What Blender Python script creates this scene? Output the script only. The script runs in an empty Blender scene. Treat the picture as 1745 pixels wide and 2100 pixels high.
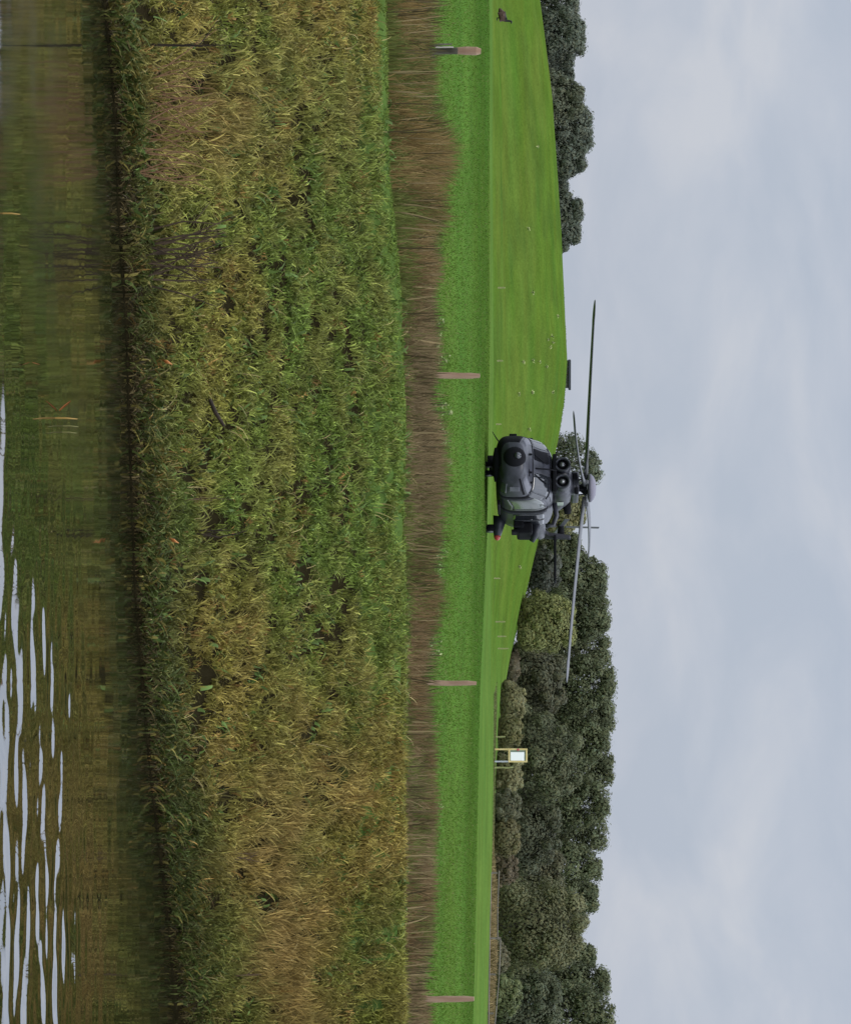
import bpy, bmesh, math, random
import numpy as np
from mathutils import Matrix, Vector
random.seed(7)
RNG = np.random.default_rng(7)
SC = bpy.context.scene
COL = SC.collection

# ------------------------------------------------------------------ camera
EYE = 4.0          # eye height above the water, metres
FPX = 7976.0       # focal length in units of a 1745 x 2100 picture
HORX = 1040.0      # picture X (picture is held sideways: right = up) of the eye level
cam_d = bpy.data.cameras.new("camera")
cam = bpy.data.objects.new("camera", cam_d)
COL.objects.link(cam)
SC.camera = cam
pitch = (HORX - 872.5) / FPX
vdir = Vector((0, math.cos(pitch), -math.sin(pitch)))
cx = Vector((0, math.sin(pitch), math.cos(pitch)))     # camera x axis = world up: the phone was held on its side
cz = -vdir
cy = cz.cross(cx)
cam.matrix_world = Matrix(((cx.x, cy.x, cz.x, 0), (cx.y, cy.y, cz.y, 0), (cx.z, cy.z, cz.z, EYE), (0, 0, 0, 1)))
cam_d.sensor_fit = 'VERTICAL'
cam_d.sensor_height = 24.0
cam_d.sensor_width = 24.0
cam_d.lens = FPX / 2100.0 * 24.0
cam_d.clip_start = 0.5
cam_d.clip_end = 20000

# ------------------------------------------------------------------ light
SUN_EL, SUN_AZ = math.radians(58), math.radians(200)
SC.view_settings.view_transform = 'Standard'
SC.view_settings.look = 'None'
SC.view_settings.exposure = 0.0
SC.view_settings.gamma = 1.0
sun_d = bpy.data.lights.new("sun", 'SUN')
sun_d.energy = 0.9
sun_d.angle = math.radians(20)
sun_d.color = (1.0, 0.96, 0.9)
sun = bpy.data.objects.new("sun", sun_d)
COL.objects.link(sun)
# sun behind the camera, a little to the right
sd = Vector((math.cos(SUN_EL) * math.sin(SUN_AZ), math.cos(SUN_EL) * math.cos(SUN_AZ), math.sin(SUN_EL)))
sun.rotation_euler = sd.to_track_quat('Z', 'Y').to_euler()

world = bpy.data.worlds.new("World")
SC.world = world
world.use_nodes = True
nt = world.node_tree
nt.nodes.clear()
def N(tree, t, **kw):
    n = tree.nodes.new(t)
    for k, v in kw.items():
        setattr(n, k, v)
    return n
out = N(nt, 'ShaderNodeOutputWorld')
bg = N(nt, 'ShaderNodeBackground')
sky = N(nt, 'ShaderNodeTexSky', sky_type='NISHITA', sun_disc=False, sun_elevation=SUN_EL, sun_rotation=SUN_AZ)
tc = N(nt, 'ShaderNodeTexCoord')
mp = N(nt, 'ShaderNodeMapping')
mp.inputs['Rotation'].default_value = (0.0, math.radians(24), 0.0)
mp.inputs['Scale'].default_value = (9.0, 3.0, 19.0)
nz = N(nt, 'ShaderNodeTexNoise')
nz.inputs['Scale'].default_value = 1.9
nz.inputs['Detail'].default_value = 7.0
nz.inputs['Roughness'].default_value = 0.52
nz.inputs['Distortion'].default_value = 0.35
rp = N(nt, 'ShaderNodeValToRGB')
rp.color_ramp.elements[0].position = 0.36
rp.color_ramp.elements[0].color = (4.6, 5.12, 6.1, 1)
rp.color_ramp.elements[1].position = 0.66
rp.color_ramp.elements[1].color = (5.75, 6.02, 6.7, 1)
e = rp.color_ramp.elements.new(0.5)
e.color = (5.05, 5.48, 6.38, 1)
sep = N(nt, 'ShaderNodeSeparateXYZ')
zen = N(nt, 'ShaderNodeMapRange')
zen.inputs['From Min'].default_value = 0.12
zen.inputs['From Max'].default_value = 0.9
zen.inputs['To Min'].default_value = 1.0
zen.inputs['To Max'].default_value = 3.2
mul = N(nt, 'ShaderNodeVectorMath', operation='SCALE')
mix = N(nt, 'ShaderNodeMix', data_type='RGBA')
mix.inputs['Factor'].default_value = 0.93
L = nt.links.new
L(tc.outputs['Generated'], mp.inputs['Vector'])
L(mp.outputs['Vector'], nz.inputs['Vector'])
L(nz.outputs['Fac'], rp.inputs['Fac'])
L(tc.outputs['Generated'], sep.inputs['Vector'])
L(sep.outputs['Z'], zen.inputs['Value'])
low = N(nt, 'ShaderNodeMapRange')          # the cloud deck brightens above the grey bank near the horizon
low.inputs['From Min'].default_value = 0.09
low.inputs['From Max'].default_value = 0.17
low.inputs['To Min'].default_value = 0.0
low.inputs['To Max'].default_value = 0.75
zadd = N(nt, 'ShaderNodeMath', operation='ADD')
L(sep.outputs['Z'], low.inputs['Value'])
L(zen.outputs['Result'], zadd.inputs[0])
L(low.outputs['Result'], zadd.inputs[1])
L(rp.outputs['Color'], mul.inputs[0])
L(zadd.outputs[0], mul.inputs['Scale'])
L(sky.outputs['Color'], mix.inputs[6])
L(mul.outputs['Vector'], mix.inputs[7])
L(mix.outputs[2], bg.inputs['Color'])
bg.inputs['Strength'].default_value = 0.1
L(bg.outputs['Background'], out.inputs['Surface'])

# ------------------------------------------------------------------ helpers
def P(X, Y, d):
    """world point that the photograph shows at picture X (up), Y (right) if it stands d metres away"""
    return ((Y - 1050.0) / FPX * d, d, EYE + (X - HORX) / FPX * d)

def material(name, color, rough=0.7, noise=None, metallic=0.0, spec=0.4, bump=None):
    """procedural principled material; noise = (scale, colour2, stretch)"""
    m = bpy.data.materials.new(name)
    m.use_nodes = True
    t = m.node_tree
    b = t.nodes['Principled BSDF']
    b.inputs['Base Color'].default_value = (*color, 1)
    b.inputs['Roughness'].default_value = rough
    b.inputs['Metallic'].default_value = metallic
    b.inputs['Specular IOR Level'].default_value = spec
    if noise:
        sc_, c2, st = noise
        g = N(t, 'ShaderNodeNewGeometry')
        o = N(t, 'ShaderNodeTexCoord')
        p = N(t, 'ShaderNodeMapping')
        p.inputs['Scale'].default_value = st
        n = N(t, 'ShaderNodeTexNoise')
        n.inputs['Scale'].default_value = sc_
        n.inputs['Detail'].default_value = 6
        r = N(t, 'ShaderNodeValToRGB')
        r.color_ramp.elements[0].position = 0.35
        r.color_ramp.elements[0].color = (*color, 1)
        r.color_ramp.elements[1].position = 0.68
        r.color_ramp.elements[1].color = (*c2, 1)
        t.links.new(o.outputs['Object'], p.inputs['Vector'])
        t.links.new(p.outputs['Vector'], n.inputs['Vector'])
        t.links.new(n.outputs['Fac'], r.inputs['Fac'])
        t.links.new(r.outputs['Color'], b.inputs['Base Color'])
        if bump:
            bp = N(t, 'ShaderNodeBump')
            bp.inputs['Strength'].default_value = bump
            bp.inputs['Distance'].default_value = 0.02
            t.links.new(n.outputs['Fac'], bp.inputs['Height'])
            t.links.new(bp.outputs['Normal'], b.inputs['Normal'])
    return m

def leaf_material(name, trans=0.25, rough=0.6):
    """leaf / blade colours come from the per-leaf colour attribute 'tint'"""
    m = bpy.data.materials.new(name)
    m.use_nodes = True
    t = m.node_tree
    b = t.nodes['Principled BSDF']
    b.inputs['Roughness'].default_value = rough
    b.inputs['Specular IOR Level'].default_value = 0.08
    a = N(t, 'ShaderNodeAttribute', attribute_name='tint')
    tr = N(t, 'ShaderNodeBsdfTranslucent')
    mx = N(t, 'ShaderNodeMixShader')
    mx.inputs[0].default_value = trans
    o = t.nodes['Material Output']
    t.links.new(a.outputs['Color'], b.inputs['Base Color'])
    t.links.new(a.outputs['Color'], tr.inputs['Color'])
    t.links.new(b.outputs[0], mx.inputs[1])
    t.links.new(tr.outputs[0], mx.inputs[2])
    t.links.new(mx.outputs[0], o.inputs['Surface'])
    return m

def link(name, me, mat=None, parent=None):
    o = bpy.data.objects.new(name, me)
    COL.objects.link(o)
    if mat:
        me.materials.append(mat)
    if parent:
        o.parent = parent
    return o

def quads(name, V, F, mat, parent=None, tint=None, smooth=False):
    """V (n,3), F (m,4) -> one mesh object; tint (n,3) per-vertex colours"""
    me = bpy.data.meshes.new(name)
    V = np.ascontiguousarray(V, dtype=np.float32)
    F = np.ascontiguousarray(F, dtype=np.int32)
    me.vertices.add(len(V))
    me.vertices.foreach_set('co', V.ravel())
    k = F.shape[1]
    me.loops.add(F.size)
    me.loops.foreach_set('vertex_index', F.ravel())
    me.polygons.add(len(F))
    me.polygons.foreach_set('loop_start', np.arange(0, F.size, k, dtype=np.int32))
    me.polygons.foreach_set('loop_total', np.full(len(F), k, dtype=np.int32))
    if smooth:
        me.polygons.foreach_set('use_smooth', np.ones(len(F), dtype=bool))
    me.update(calc_edges=True)
    me.validate()
    if tint is not None:
        at = me.color_attributes.new('tint', 'FLOAT_COLOR', 'POINT')
        c = np.ones((len(V), 4), dtype=np.float32)
        c[:, :3] = tint
        at.data.foreach_set('color', c.ravel())
    return link(name, me, mat, parent)

def from_bm(name, bm, mat, parent=None, smooth=False):
    me = bpy.data.meshes.new(name)
    bmesh.ops.recalc_face_normals(bm, faces=bm.faces)
    bm.to_mesh(me)
    bm.free()
    if smooth:
        for p in me.polygons:
            p.use_smooth = True
    return link(name, me, mat, parent)

def tag(o, label, cat, group=None):
    o['label'] = label
    o['category'] = cat
    if group:
        o['group'] = group
    return o

def kind(o, k):
    o['kind'] = k
    return o

def thing(name, loc, label, cat, group=None, rz=0.0):
    o = bpy.data.objects.new(name, None)
    COL.objects.link(o)
    o.location = loc
    o.rotation_euler = (0, 0, rz)
    return tag(o, label, cat, group)

def copy_tree(root):
    r = root.copy()
    COL.objects.link(r)
    for ch in list(root.children):
        c = ch.copy()
        COL.objects.link(c)
        c.parent = r
        for g in list(ch.children):
            d = g.copy()
            COL.objects.link(d)
            d.parent = c
    return r

def bm_box(bm, c, s, rot=None, bevel=0.0):
    g = bmesh.ops.create_cube(bm, size=1.0)
    vs = g['verts']
    bmesh.ops.scale(bm, vec=s, verts=vs)
    if bevel:
        es = list({e for v in vs for e in v.link_edges})
        r = bmesh.ops.bevel(bm, geom=es, offset=bevel, segments=2, affect='EDGES', profile=0.6)
        vs = list({v for f in r['faces'] for v in f.verts} | {v for v in vs if v.is_valid})
    if rot is not None:
        bmesh.ops.rotate(bm, cent=(0, 0, 0), matrix=rot, verts=vs)
    bmesh.ops.translate(bm, vec=c, verts=vs)

def bm_tube(bm, pts, radii, seg=10, cap=True):
    """a tapered, bent tube through pts"""
    pts = [Vector(p) for p in pts]
    if not hasattr(radii, '__len__'):
        radii = [radii] * len(pts)
    rings = []
    for i, p in enumerate(pts):
        d = (pts[min(i + 1, len(pts) - 1)] - pts[max(i - 1, 0)]).normalized()
        ref = Vector((0, 0, 1)) if abs(d.z) < 0.9 else Vector((1, 0, 0))
        a = d.cross(ref).normalized()
        b = d.cross(a)
        rings.append([bm.verts.new(p + (a * math.cos(2 * math.pi * k / seg) + b * math.sin(2 * math.pi * k / seg)) * radii[i]) for k in range(seg)])
    for r0, r1 in zip(rings[:-1], rings[1:]):
        for k in range(seg):
            bm.faces.new((r0[k], r0[(k + 1) % seg], r1[(k + 1) % seg], r1[k]))
    if cap:
        bm.faces.new(rings[0][::-1])
        bm.faces.new(rings[-1])

def bm_lathe(bm, prof, origin, axis, seg=20):
    """revolve prof [(distance along axis, radius)] round axis"""
    axis = Vector(axis).normalized()
    ref = Vector((0, 0, 1)) if abs(axis.z) < 0.9 else Vector((1, 0, 0))
    a = axis.cross(ref).normalized()
    b = axis.cross(a)
    o = Vector(origin)
    rings = []
    for h, r in prof:
        r = max(r, 0.002)
        rings.append([bm.verts.new(o + axis * h + (a * math.cos(2 * math.pi * k / seg) + b * math.sin(2 * math.pi * k / seg)) * r) for k in range(seg)])
    for r0, r1 in zip(rings[:-1], rings[1:]):
        for k in range(seg):
            bm.faces.new((r0[k], r0[(k + 1) % seg], r1[(k + 1) % seg], r1[k]))
    bm.faces.new(rings[0][::-1])
    bm.faces.new(rings[-1])

def vnoise(x, y, seed=0):
    """smooth value noise in 0..1, unit cells"""
    x = np.asarray(x, float); y = np.asarray(y, float)
    xi = np.floor(x).astype(np.int64); yi = np.floor(y).astype(np.int64)
    fx = x - xi; fy = y - yi
    fx = fx * fx * (3 - 2 * fx); fy = fy * fy * (3 - 2 * fy)
    def h(a, b):
        n = (a * 374761393 + b * 668265263 + seed * 974634777) & 0xffffffff
        n = ((n ^ (n >> 13)) * 1274126177) & 0xffffffff
        n = n ^ (n >> 16)
        return (n & 0xffff) / 65535.0
    return (h(xi, yi) * (1 - fx) + h(xi + 1, yi) * fx) * (1 - fy) + (h(xi, yi + 1) * (1 - fx) + h(xi + 1, yi + 1) * fx) * fy

def fbm(x, y, seed=0, oct=4):
    s = 0; a = 0.5; t = 0
    for i in range(oct):
        s = s + a * vnoise(x * 2 ** i, y * 2 ** i, seed + i * 17)
        t += a; a *= 0.5
    return s / t

# ------------------------------------------------------------------ terrain
def px_table(d, tab):
    """[(Y, X)] seen at distance d -> function x -> z"""
    xs = np.array([(Y - 1050.0) / FPX * d for Y, X in tab])
    zs = np.array([EYE + (X - HORX) / FPX * d for Y, X in tab])
    return lambda x: np.interp(x, xs, zs)
WT = [(0, 214), (250, 236), (420, 240), (650, 256), (1000, 268), (1250, 278), (1500, 298), (1700, 322), (1900, 345), (2100, 362)]
_ws = np.array([EYE * FPX / (HORX - X) for Y, X in WT])
_wx = np.array([(Y - 1050.0) / FPX * EYE * FPX / (HORX - X) for Y, X in WT])
def waterline(x):
    return np.interp(x, _wx, _ws) + 0.35 * (fbm(np.asarray(x) * 0.9, 0 * np.asarray(x) + 3.3, 5) - 0.5)
z_top = px_table(50.5, [(-600, 788), (0, 788), (350, 794), (600, 820), (900, 828), (1100, 824), (1600, 818), (2100, 812), (2700, 812)])
z_fen = px_table(54.5, [(-600, 822), (0, 822), (600, 840), (1100, 845), (2100, 830), (2700, 830)])
z_line = px_table(130, [(-600, 1006), (0, 1005), (800, 1003), (1100, 999), (1400, 986), (2100, 970), (2700, 965)])
z_dip = px_table(140, [(-600, 1002), (0, 1002), (800, 1001), (1100, 996), (1400, 985), (2100, 972), (2700, 965)])
z_foot = px_table(205, [(-600, 1010), (0, 1011), (900, 1011), (1100, 1008), (1400, 1006), (1700, 1005), (2100, 996), (2700, 990)])
z_edge = px_table(235, [(-600, 1020), (0, 1024), (300, 1034), (800, 1040), (1100, 1029), (1250, 1020), (1400, 1017), (1700, 1014), (2100, 1000), (2700, 995)])
z_crest = px_table(350, [(-900, 1075), (0, 1096), (250, 1131), (500, 1149), (750, 1160), (830, 1154), (900, 1143), (1000, 1122), (1100, 1104), (1200, 1080), (1300, 1054), (1400, 1030), (1480, 1012), (1600, 1002), (2100, 985), (2700, 985)])
def ground(x, y):
    x = np.asarray(x, float); y = np.asarray(y, float)
    yw = waterline(x)
    zt = z_top(x)
    s = np.clip((y - yw) / (50.5 - yw), 0, 1)
    lip = np.clip((y - yw) / 0.25, 0, 1) * 0.10
    bank = lip + (zt - 0.10) * (s ** 1.06)
    bank = bank + (0.16 * (fbm(x * 1.1, y * 0.9, 3) - 0.5) + 0.08 * (fbm(x * 3.2, y * 2.6, 9) - 0.5)) * np.clip(s * 5, 0, 1) * np.clip((1 - s) * 6, 0.15, 1)
    bed = -0.9 * np.clip((yw - y) / 3.0, 0, 1) - 0.02
    st = np.array([50.5, 54.5, 55.0, 130, 140, 205, 235, 350, 420, 600, 1200, 9000], float)
    zf = z_fen(x)
    zc = z_crest(x)
    zs = [zt, zf, zf + 0.02, z_line(x), z_dip(x), z_foot(x), z_edge(x), zc, np.minimum(zc, 0.55 * zc + 1.2), 1.8 + 0 * x, 1.5 + 0 * x, 1.5 + 0 * x]
    z = np.where(y < yw, bed, bank)
    for i in range(len(st) - 1):
        m = (y >= st[i]) & (y <= st[i + 1])
        t = np.clip((y - st[i]) / (st[i + 1] - st[i]), 0, 1)
        if i == 6:
            t = np.sin(t * math.pi / 2) ** 1.15
        if i == 7:
            t = t * t
        z = np.where(m, zs[i] * (1 - t) + zs[i + 1] * t, z)
    far = np.clip((y - 57) / 30, 0, 1) * np.clip((400 - y) / 60, 0, 1)
    z = z + far * 0.10 * (fbm(x * 0.16, y * 0.05, 21) - 0.5)
    return z

def gz(x, y):
    return float(ground(np.array([x]), np.array([y]))[0])

ys = np.concatenate([np.linspace(-40, 34, 20), np.linspace(36, 57, 150), np.linspace(58, 150, 120), np.linspace(152, 360, 120), np.linspace(365, 640, 40), np.geomspace(680, 9000, 16)])
u = np.linspace(-1, 1, 361)
u = 0.35 * u + 0.65 * u ** 3
Y2, U2 = np.meshgrid(ys, u, indexing='ij')
X2 = U2 * (30 + 0.6 * np.clip(Y2, 0, None)) * np.where(Y2 > 1000, 2.2, 1.0)
Z2 = ground(X2, Y2)
V = np.stack([X2, Y2, Z2], -1).reshape(-1, 3)
ny, nx = X2.shape
ii = np.arange(ny * nx).reshape(ny, nx)
F = np.stack([ii[:-1, :-1], ii[:-1, 1:], ii[1:, 1:], ii[1:, :-1]], -1).reshape(-1, 4)
# what grows on each part of the ground
x, y = V[:, 0], V[:, 1]
def sm(v, a, b):
    t = np.clip((v - a) / (b - a), 0, 1)
    return t * t * (3 - 2 * t)
C = np.zeros((len(V), 3))
soil = np.array([0.016, 0.013, 0.006])
duff = np.array([0.10, 0.075, 0.035])
field = np.array([0.064, 0.126, 0.021])
rank = np.array([0.042, 0.086, 0.012])
verge = np.array([0.074, 0.132, 0.025])
hillg = np.array([0.063, 0.112, 0.015])
C[:] = soil
w = sm(y, 48.6, 49.6)[:, None] * sm(y - waterline(x), 2.0, 4.0)[:, None]; C = C * (1 - w) + np.array([0.060, 0.100, 0.022]) * w
w = sm(y, 50.4, 51.6)[:, None]; C = C * (1 - w) + duff * w
w = sm(y, 54.5, 56)[:, None]; C = C * (1 - w) + field * w
w = (sm(y, 96, 112) * (1 - sm(y, 127, 131)))[:, None] * 0.9; C = C * (1 - w) + rank * w
w = sm(y, 129, 136)[:, None]; C = C * (1 - w) + verge * w
lefty = 1 - sm(x / y, 0.02, 0.06)
w = (sm(y, 190, 212) * lefty)[:, None]; C = C * (1 - w) + hillg * w
# worn, browner turf and darker rushy patches on the hill
pt = sm(fbm(x * 0.10, y * 0.035, 31, 4), 0.52, 0.68)[:, None] * w * 0.35; C = C * (1 - pt) + np.array([0.084, 0.112, 0.022]) * pt
pt = sm(fbm(x * 0.22, y * 0.06, 35, 4), 0.60, 0.70)[:, None] * w * 0.5; C = C * (1 - pt) + np.array([0.050, 0.088, 0.016]) * pt
quad_tint = C

gm = bpy.data.materials.new('ground_cover')
gm.use_nodes = True
t = gm.node_tree
b = t.nodes['Principled BSDF']
b.inputs['Roughness'].default_value = 0.95
b.inputs['Specular IOR Level'].default_value = 0.0
a = N(t, 'ShaderNodeAttribute', attribute_name='tint')
o = N(t, 'ShaderNodeNewGeometry')
p1 = N(t, 'ShaderNodeMapping'); p1.inputs['Scale'].default_value = (0.30, 0.10, 0.3)
n1 = N(t, 'ShaderNodeTexNoise'); n1.inputs['Scale'].default_value = 1.0; n1.inputs['Detail'].default_value = 6; n1.inputs['Roughness'].default_value = 0.65
r1 = N(t, 'ShaderNodeMapRange'); r1.inputs['From Min'].default_value = 0.3; r1.inputs['From Max'].default_value = 0.7; r1.inputs['To Min'].default_value = 0.80; r1.inputs['To Max'].default_value = 1.20
p2 = N(t, 'ShaderNodeMapping'); p2.inputs['Scale'].default_value = (7.0, 1.1, 2.0)
n2 = N(t, 'ShaderNodeTexNoise'); n2.inputs['Scale'].default_value = 1.0; n2.inputs['Detail'].default_value = 5; n2.inputs['Roughness'].default_value = 0.7
r2 = N(t, 'ShaderNodeMapRange'); r2.inputs['From Min'].default_value = 0.3; r2.inputs['From Max'].default_value = 0.7; r2.inputs['To Min'].default_value = 0.75; r2.inputs['To Max'].default_value = 1.25
m1 = N(t, 'ShaderNodeMath', operation='MULTIPLY')
s1 = N(t, 'ShaderNodeVectorMath', operation='SCALE')
hs = N(t, 'ShaderNodeHueSaturation')
hr = N(t, 'ShaderNodeMapRange'); hr.inputs['From Min'].default_value = 0.3; hr.inputs['From Max'].default_value = 0.7; hr.inputs['To Min'].default_value = 0.485; hr.inputs['To Max'].default_value = 0.512
n3 = N(t, 'ShaderNodeTexNoise'); n3.inputs['Scale'].default_value = 0.11; n3.inputs['Detail'].default_value = 3
bp = N(t, 'ShaderNodeBump'); bp.inputs['Strength'].default_value = 0.6; bp.inputs['Distance'].default_value = 0.08
k = t.links.new
k(o.outputs['Position'], p1.inputs['Vector']); k(p1.outputs[0], n1.inputs['Vector']); k(n1.outputs['Fac'], r1.inputs['Value'])
k(o.outputs['Position'], p2.inputs['Vector']); k(p2.outputs[0], n2.inputs['Vector']); k(n2.outputs['Fac'], r2.inputs['Value'])
k(r1.outputs[0], m1.inputs[0]); k(r2.outputs[0], m1.inputs[1])
k(a.outputs['Color'], s1.inputs[0]); k(m1.outputs[0], s1.inputs['Scale'])
k(o.outputs['Position'], n3.inputs['Vector']); k(n3.outputs['Fac'], hr.inputs['Value']); k(hr.outputs[0], hs.inputs['Hue'])
k(s1.outputs[0], hs.inputs['Color']); k(hs.outputs[0], b.inputs['Base Color'])
k(n2.outputs['Fac'], bp.inputs['Height']); k(bp.outputs[0], b.inputs['Normal'])
kind(quads('ground', V, F, gm, tint=quad_tint, smooth=True), 'structure')

# ------------------------------------------------------------------ water
wxs = np.concatenate([np.linspace(-60, -11.4, 14), np.linspace(-11, 11, 551), np.linspace(11.4, 60, 14)])
wys = np.concatenate([np.linspace(-40, 27.6, 12), np.linspace(28, 48, 801), np.linspace(48.3, 49.5, 3)])
Yw, Xw = np.meshgrid(wys, wxs, indexing='ij')
Hw = np.zeros_like(Xw)
amp = 0.24 - 0.19 * sm(35.5 - Yw, 0, 3) + 1.55 * sm(Xw, -1.8, 3.2) * sm(37.5 - Yw + 0.3 * Xw, -0.5, 5.0)
for i in range(60):
    lam = 0.30 * (1.3 / 0.30) ** RNG.random()
    th = RNG.normal(0.05, 0.42 + 0.25 * (lam < 0.6))
    kk = 2 * math.pi / lam
    slope = 0.0027 * (lam / 0.6) ** 0.15
    Hw += slope / kk * np.sin(kk * (math.sin(th) * Xw + math.cos(th) * Yw) + RNG.random() * 6.28)
env = 0.45 + 1.1 * fbm(Xw * 0.8, Yw * 0.5, 41)
inside = sm(11.0 - np.abs(Xw), 0, 0.8) * sm(Yw, 28, 28.6) * (1 - sm(Yw, 47.2, 48))
Hw = Hw * amp * env * inside
Vw = np.stack([Xw, Yw, Hw], -1).reshape(-1, 3)
ny, nx = Xw.shape
ii = np.arange(ny * nx).reshape(ny, nx)
Fw = np.stack([ii[:-1, :-1], ii[:-1, 1:], ii[1:, 1:], ii[1:, :-1]], -1).reshape(-1, 4)
wm = material('river_water', (0.007, 0.007, 0.003), rough=0.02, spec=0.5)
_t = wm.node_tree
_g = N(_t, 'ShaderNodeNewGeometry'); _n = N(_t, 'ShaderNodeTexNoise'); _r = N(_t, 'ShaderNodeMapRange'); _x = N(_t, 'ShaderNodeSeparateXYZ'); _r2 = N(_t, 'ShaderNodeMapRange'); _m = N(_t, 'ShaderNodeMath', operation='MULTIPLY')
_n.inputs['Scale'].default_value = 0.8
_r.inputs['From Min'].default_value = 0.35; _r.inputs['From Max'].default_value = 0.65; _r.inputs['To Min'].default_value = 0.7; _r.inputs['To Max'].default_value = 1.2
# the sheltered water under the bank is finely ruffled, the open water is smooth between ripples
_r2.inputs['From Min'].default_value = 33.5; _r2.inputs['From Max'].default_value = 37.0; _r2.inputs['To Min'].default_value = 0.022; _r2.inputs['To Max'].default_value = 0.062
_t.links.new(_g.outputs['Position'], _n.inputs['Vector']); _t.links.new(_n.outputs['Fac'], _r.inputs['Value'])
_t.links.new(_g.outputs['Position'], _x.inputs[0]); _k = N(_t, 'ShaderNodeMath', operation='MULTIPLY_ADD'); _k.inputs[1].default_value = -1.2
_t.links.new(_x.outputs['X'], _k.inputs[0]); _t.links.new(_x.outputs['Y'], _k.inputs[2]); _t.links.new(_k.outputs[0], _r2.inputs['Value'])
_t.links.new(_r.outputs[0], _m.inputs[0]); _t.links.new(_r2.outputs[0], _m.inputs[1])
_t.links.new(_m.outputs[0], _t.nodes['Principled BSDF'].inputs['Roughness'])
wm.node_tree.nodes['Principled BSDF'].inputs['IOR'].default_value = 1.33
kind(quads('water', Vw, Fw, wm, smooth=True), 'structure')

# ------------------------------------------------------------------ grass blades
def blades(px, py, pz, hgt, wid, lean, az, col, curl=0.0, segs=4):
    """ribbons rooted at px,py,pz; lean = sideways reach / height, az = direction of lean, curl = how far the tip falls back"""
    n = len(px)
    ts = np.linspace(0, 1, segs + 1)
    dx, dy = np.cos(az), np.sin(az)
    fa = RNG.random(n) * math.pi
    sx, sy = np.cos(fa), np.sin(fa) * 0.6
    V = np.zeros((n, segs + 1, 2, 3), np.float32)
    for j, tt in enumerate(ts):
        reach = lean * hgt * (tt ** 1.4)
        zz = hgt * (tt * (1 + 0.6 * curl) - (0.2 * np.minimum(lean, 1.5) + 1.1 * curl) * tt ** 2.3)
        wj = wid * (1 - tt) ** 0.5 * 0.5 + 0.0008
        for s_, q in ((-1, 0), (1, 1)):
            V[:, j, q, 0] = px + dx * reach + s_ * sx * wj
            V[:, j, q, 1] = py + dy * reach + s_ * sy * wj
            V[:, j, q, 2] = pz + zz
    base = np.arange(n)[:, None] * (2 * (segs + 1)) + 2 * np.arange(segs)[None, :]
    F = np.stack([base, base + 1, base + 3, base + 2], -1).reshape(-1, 4)
    T = np.repeat(col[:, None, :], 2 * (segs + 1), 1).reshape(-1, 3)
    return V.reshape(-1, 3), F, T

GM = leaf_material('grass_blades', 0.22)
def bank_sample(n, X0, X1, Y0, Y1):
    """points spread over the slope"""
    xx = RNG.uniform(-13.0, 13.0, n)
    s = RNG.random(n)
    yw = waterline(xx)
    yy = yw + 0.06 + s * (51.2 - yw)
    return xx, yy, s

# tufts
NT = 54000
tx, ty, ts_ = bank_sample(NT, 0, 0, 0, 0)
yp = tx / ty * FPX + 1050.0                     # where along the bank, in picture units
tz = ground(tx, ty)
gap = 0.75 * vnoise(tx * 11.0, ty * 5.0, 77) + 0.25 * fbm(tx * 2.3, ty * 1.6, 78, 3)
keep = gap > 0.42
tx, ty, ts_, yp, tz = tx[keep], ty[keep], ts_[keep], yp[keep], tz[keep]
NT = len(tx)
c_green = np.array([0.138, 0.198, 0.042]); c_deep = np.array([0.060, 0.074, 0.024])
c_olive = np.array([0.238, 0.202, 0.050]); c_tan = np.array([0.350, 0.240, 0.098]); c_rust = np.array([0.215, 0.135, 0.045])
c_bright = np.array([0.118, 0.178, 0.036])
def g2(a, b, c, d):
    """soft patch: centre (a along, b up), radii c, d"""
    return np.exp(-(((yp - a) / c) ** 2 + ((ts_ - b) / d) ** 2))
nzv = fbm(tx * 0.8 + 3, ty * 0.8, 55, 4)
nz2 = fbm(tx * 2.2 + 3, ty * 2.2, 58, 3)
wg = 0.24 + 1.1 * g2(900, 0.78, 420, 0.46) + 0.9 * g2(420, 0.80, 300, 0.28) + 0.5 * g2(520, 0.45, 160, 0.25) + 0.5 * g2(120, 0.35, 130, 0.25) + 0.35 * g2(1250, 0.6, 160, 0.3) + 0.8 * g2(2000, 0.2, 130, 0.12) + 0.5 * g2(1900, 0.8, 40, 0.12)
wg = np.clip(wg + 1.5 * (nzv - 0.5), 0.0, 1.0)
wt = 0.10 + 0.85 * g2(1950, 0.33, 330, 0.17) + 0.6 * g2(240, 0.22, 120, 0.2) + 0.35 * g2(1600, 0.6, 300, 0.3) + 0.3 * g2(200, 0.7, 200, 0.3)
wt = np.clip(wt + 0.9 * (nz2 - 0.5), 0, 1)
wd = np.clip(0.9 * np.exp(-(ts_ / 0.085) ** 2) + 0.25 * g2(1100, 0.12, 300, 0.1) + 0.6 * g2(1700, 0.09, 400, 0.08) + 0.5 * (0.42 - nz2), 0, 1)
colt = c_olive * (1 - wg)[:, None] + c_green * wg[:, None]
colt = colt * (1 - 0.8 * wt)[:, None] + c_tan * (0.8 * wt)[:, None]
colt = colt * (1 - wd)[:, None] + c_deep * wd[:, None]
rusty = RNG.random(NT) < 0.02 + 0.10 * (1 - wg) * (fbm(tx * 1.7, ty * 1.1, 66, 3) > 0.52)
colt[rusty] = c_rust
top = sm(ts_, 0.86, 0.93) * (1 - 0.6 * sm(yp, 900, 1400))
colt = colt * (1 - 0.92 * top)[:, None] + c_bright * (0.92 * top)[:, None]
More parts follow.
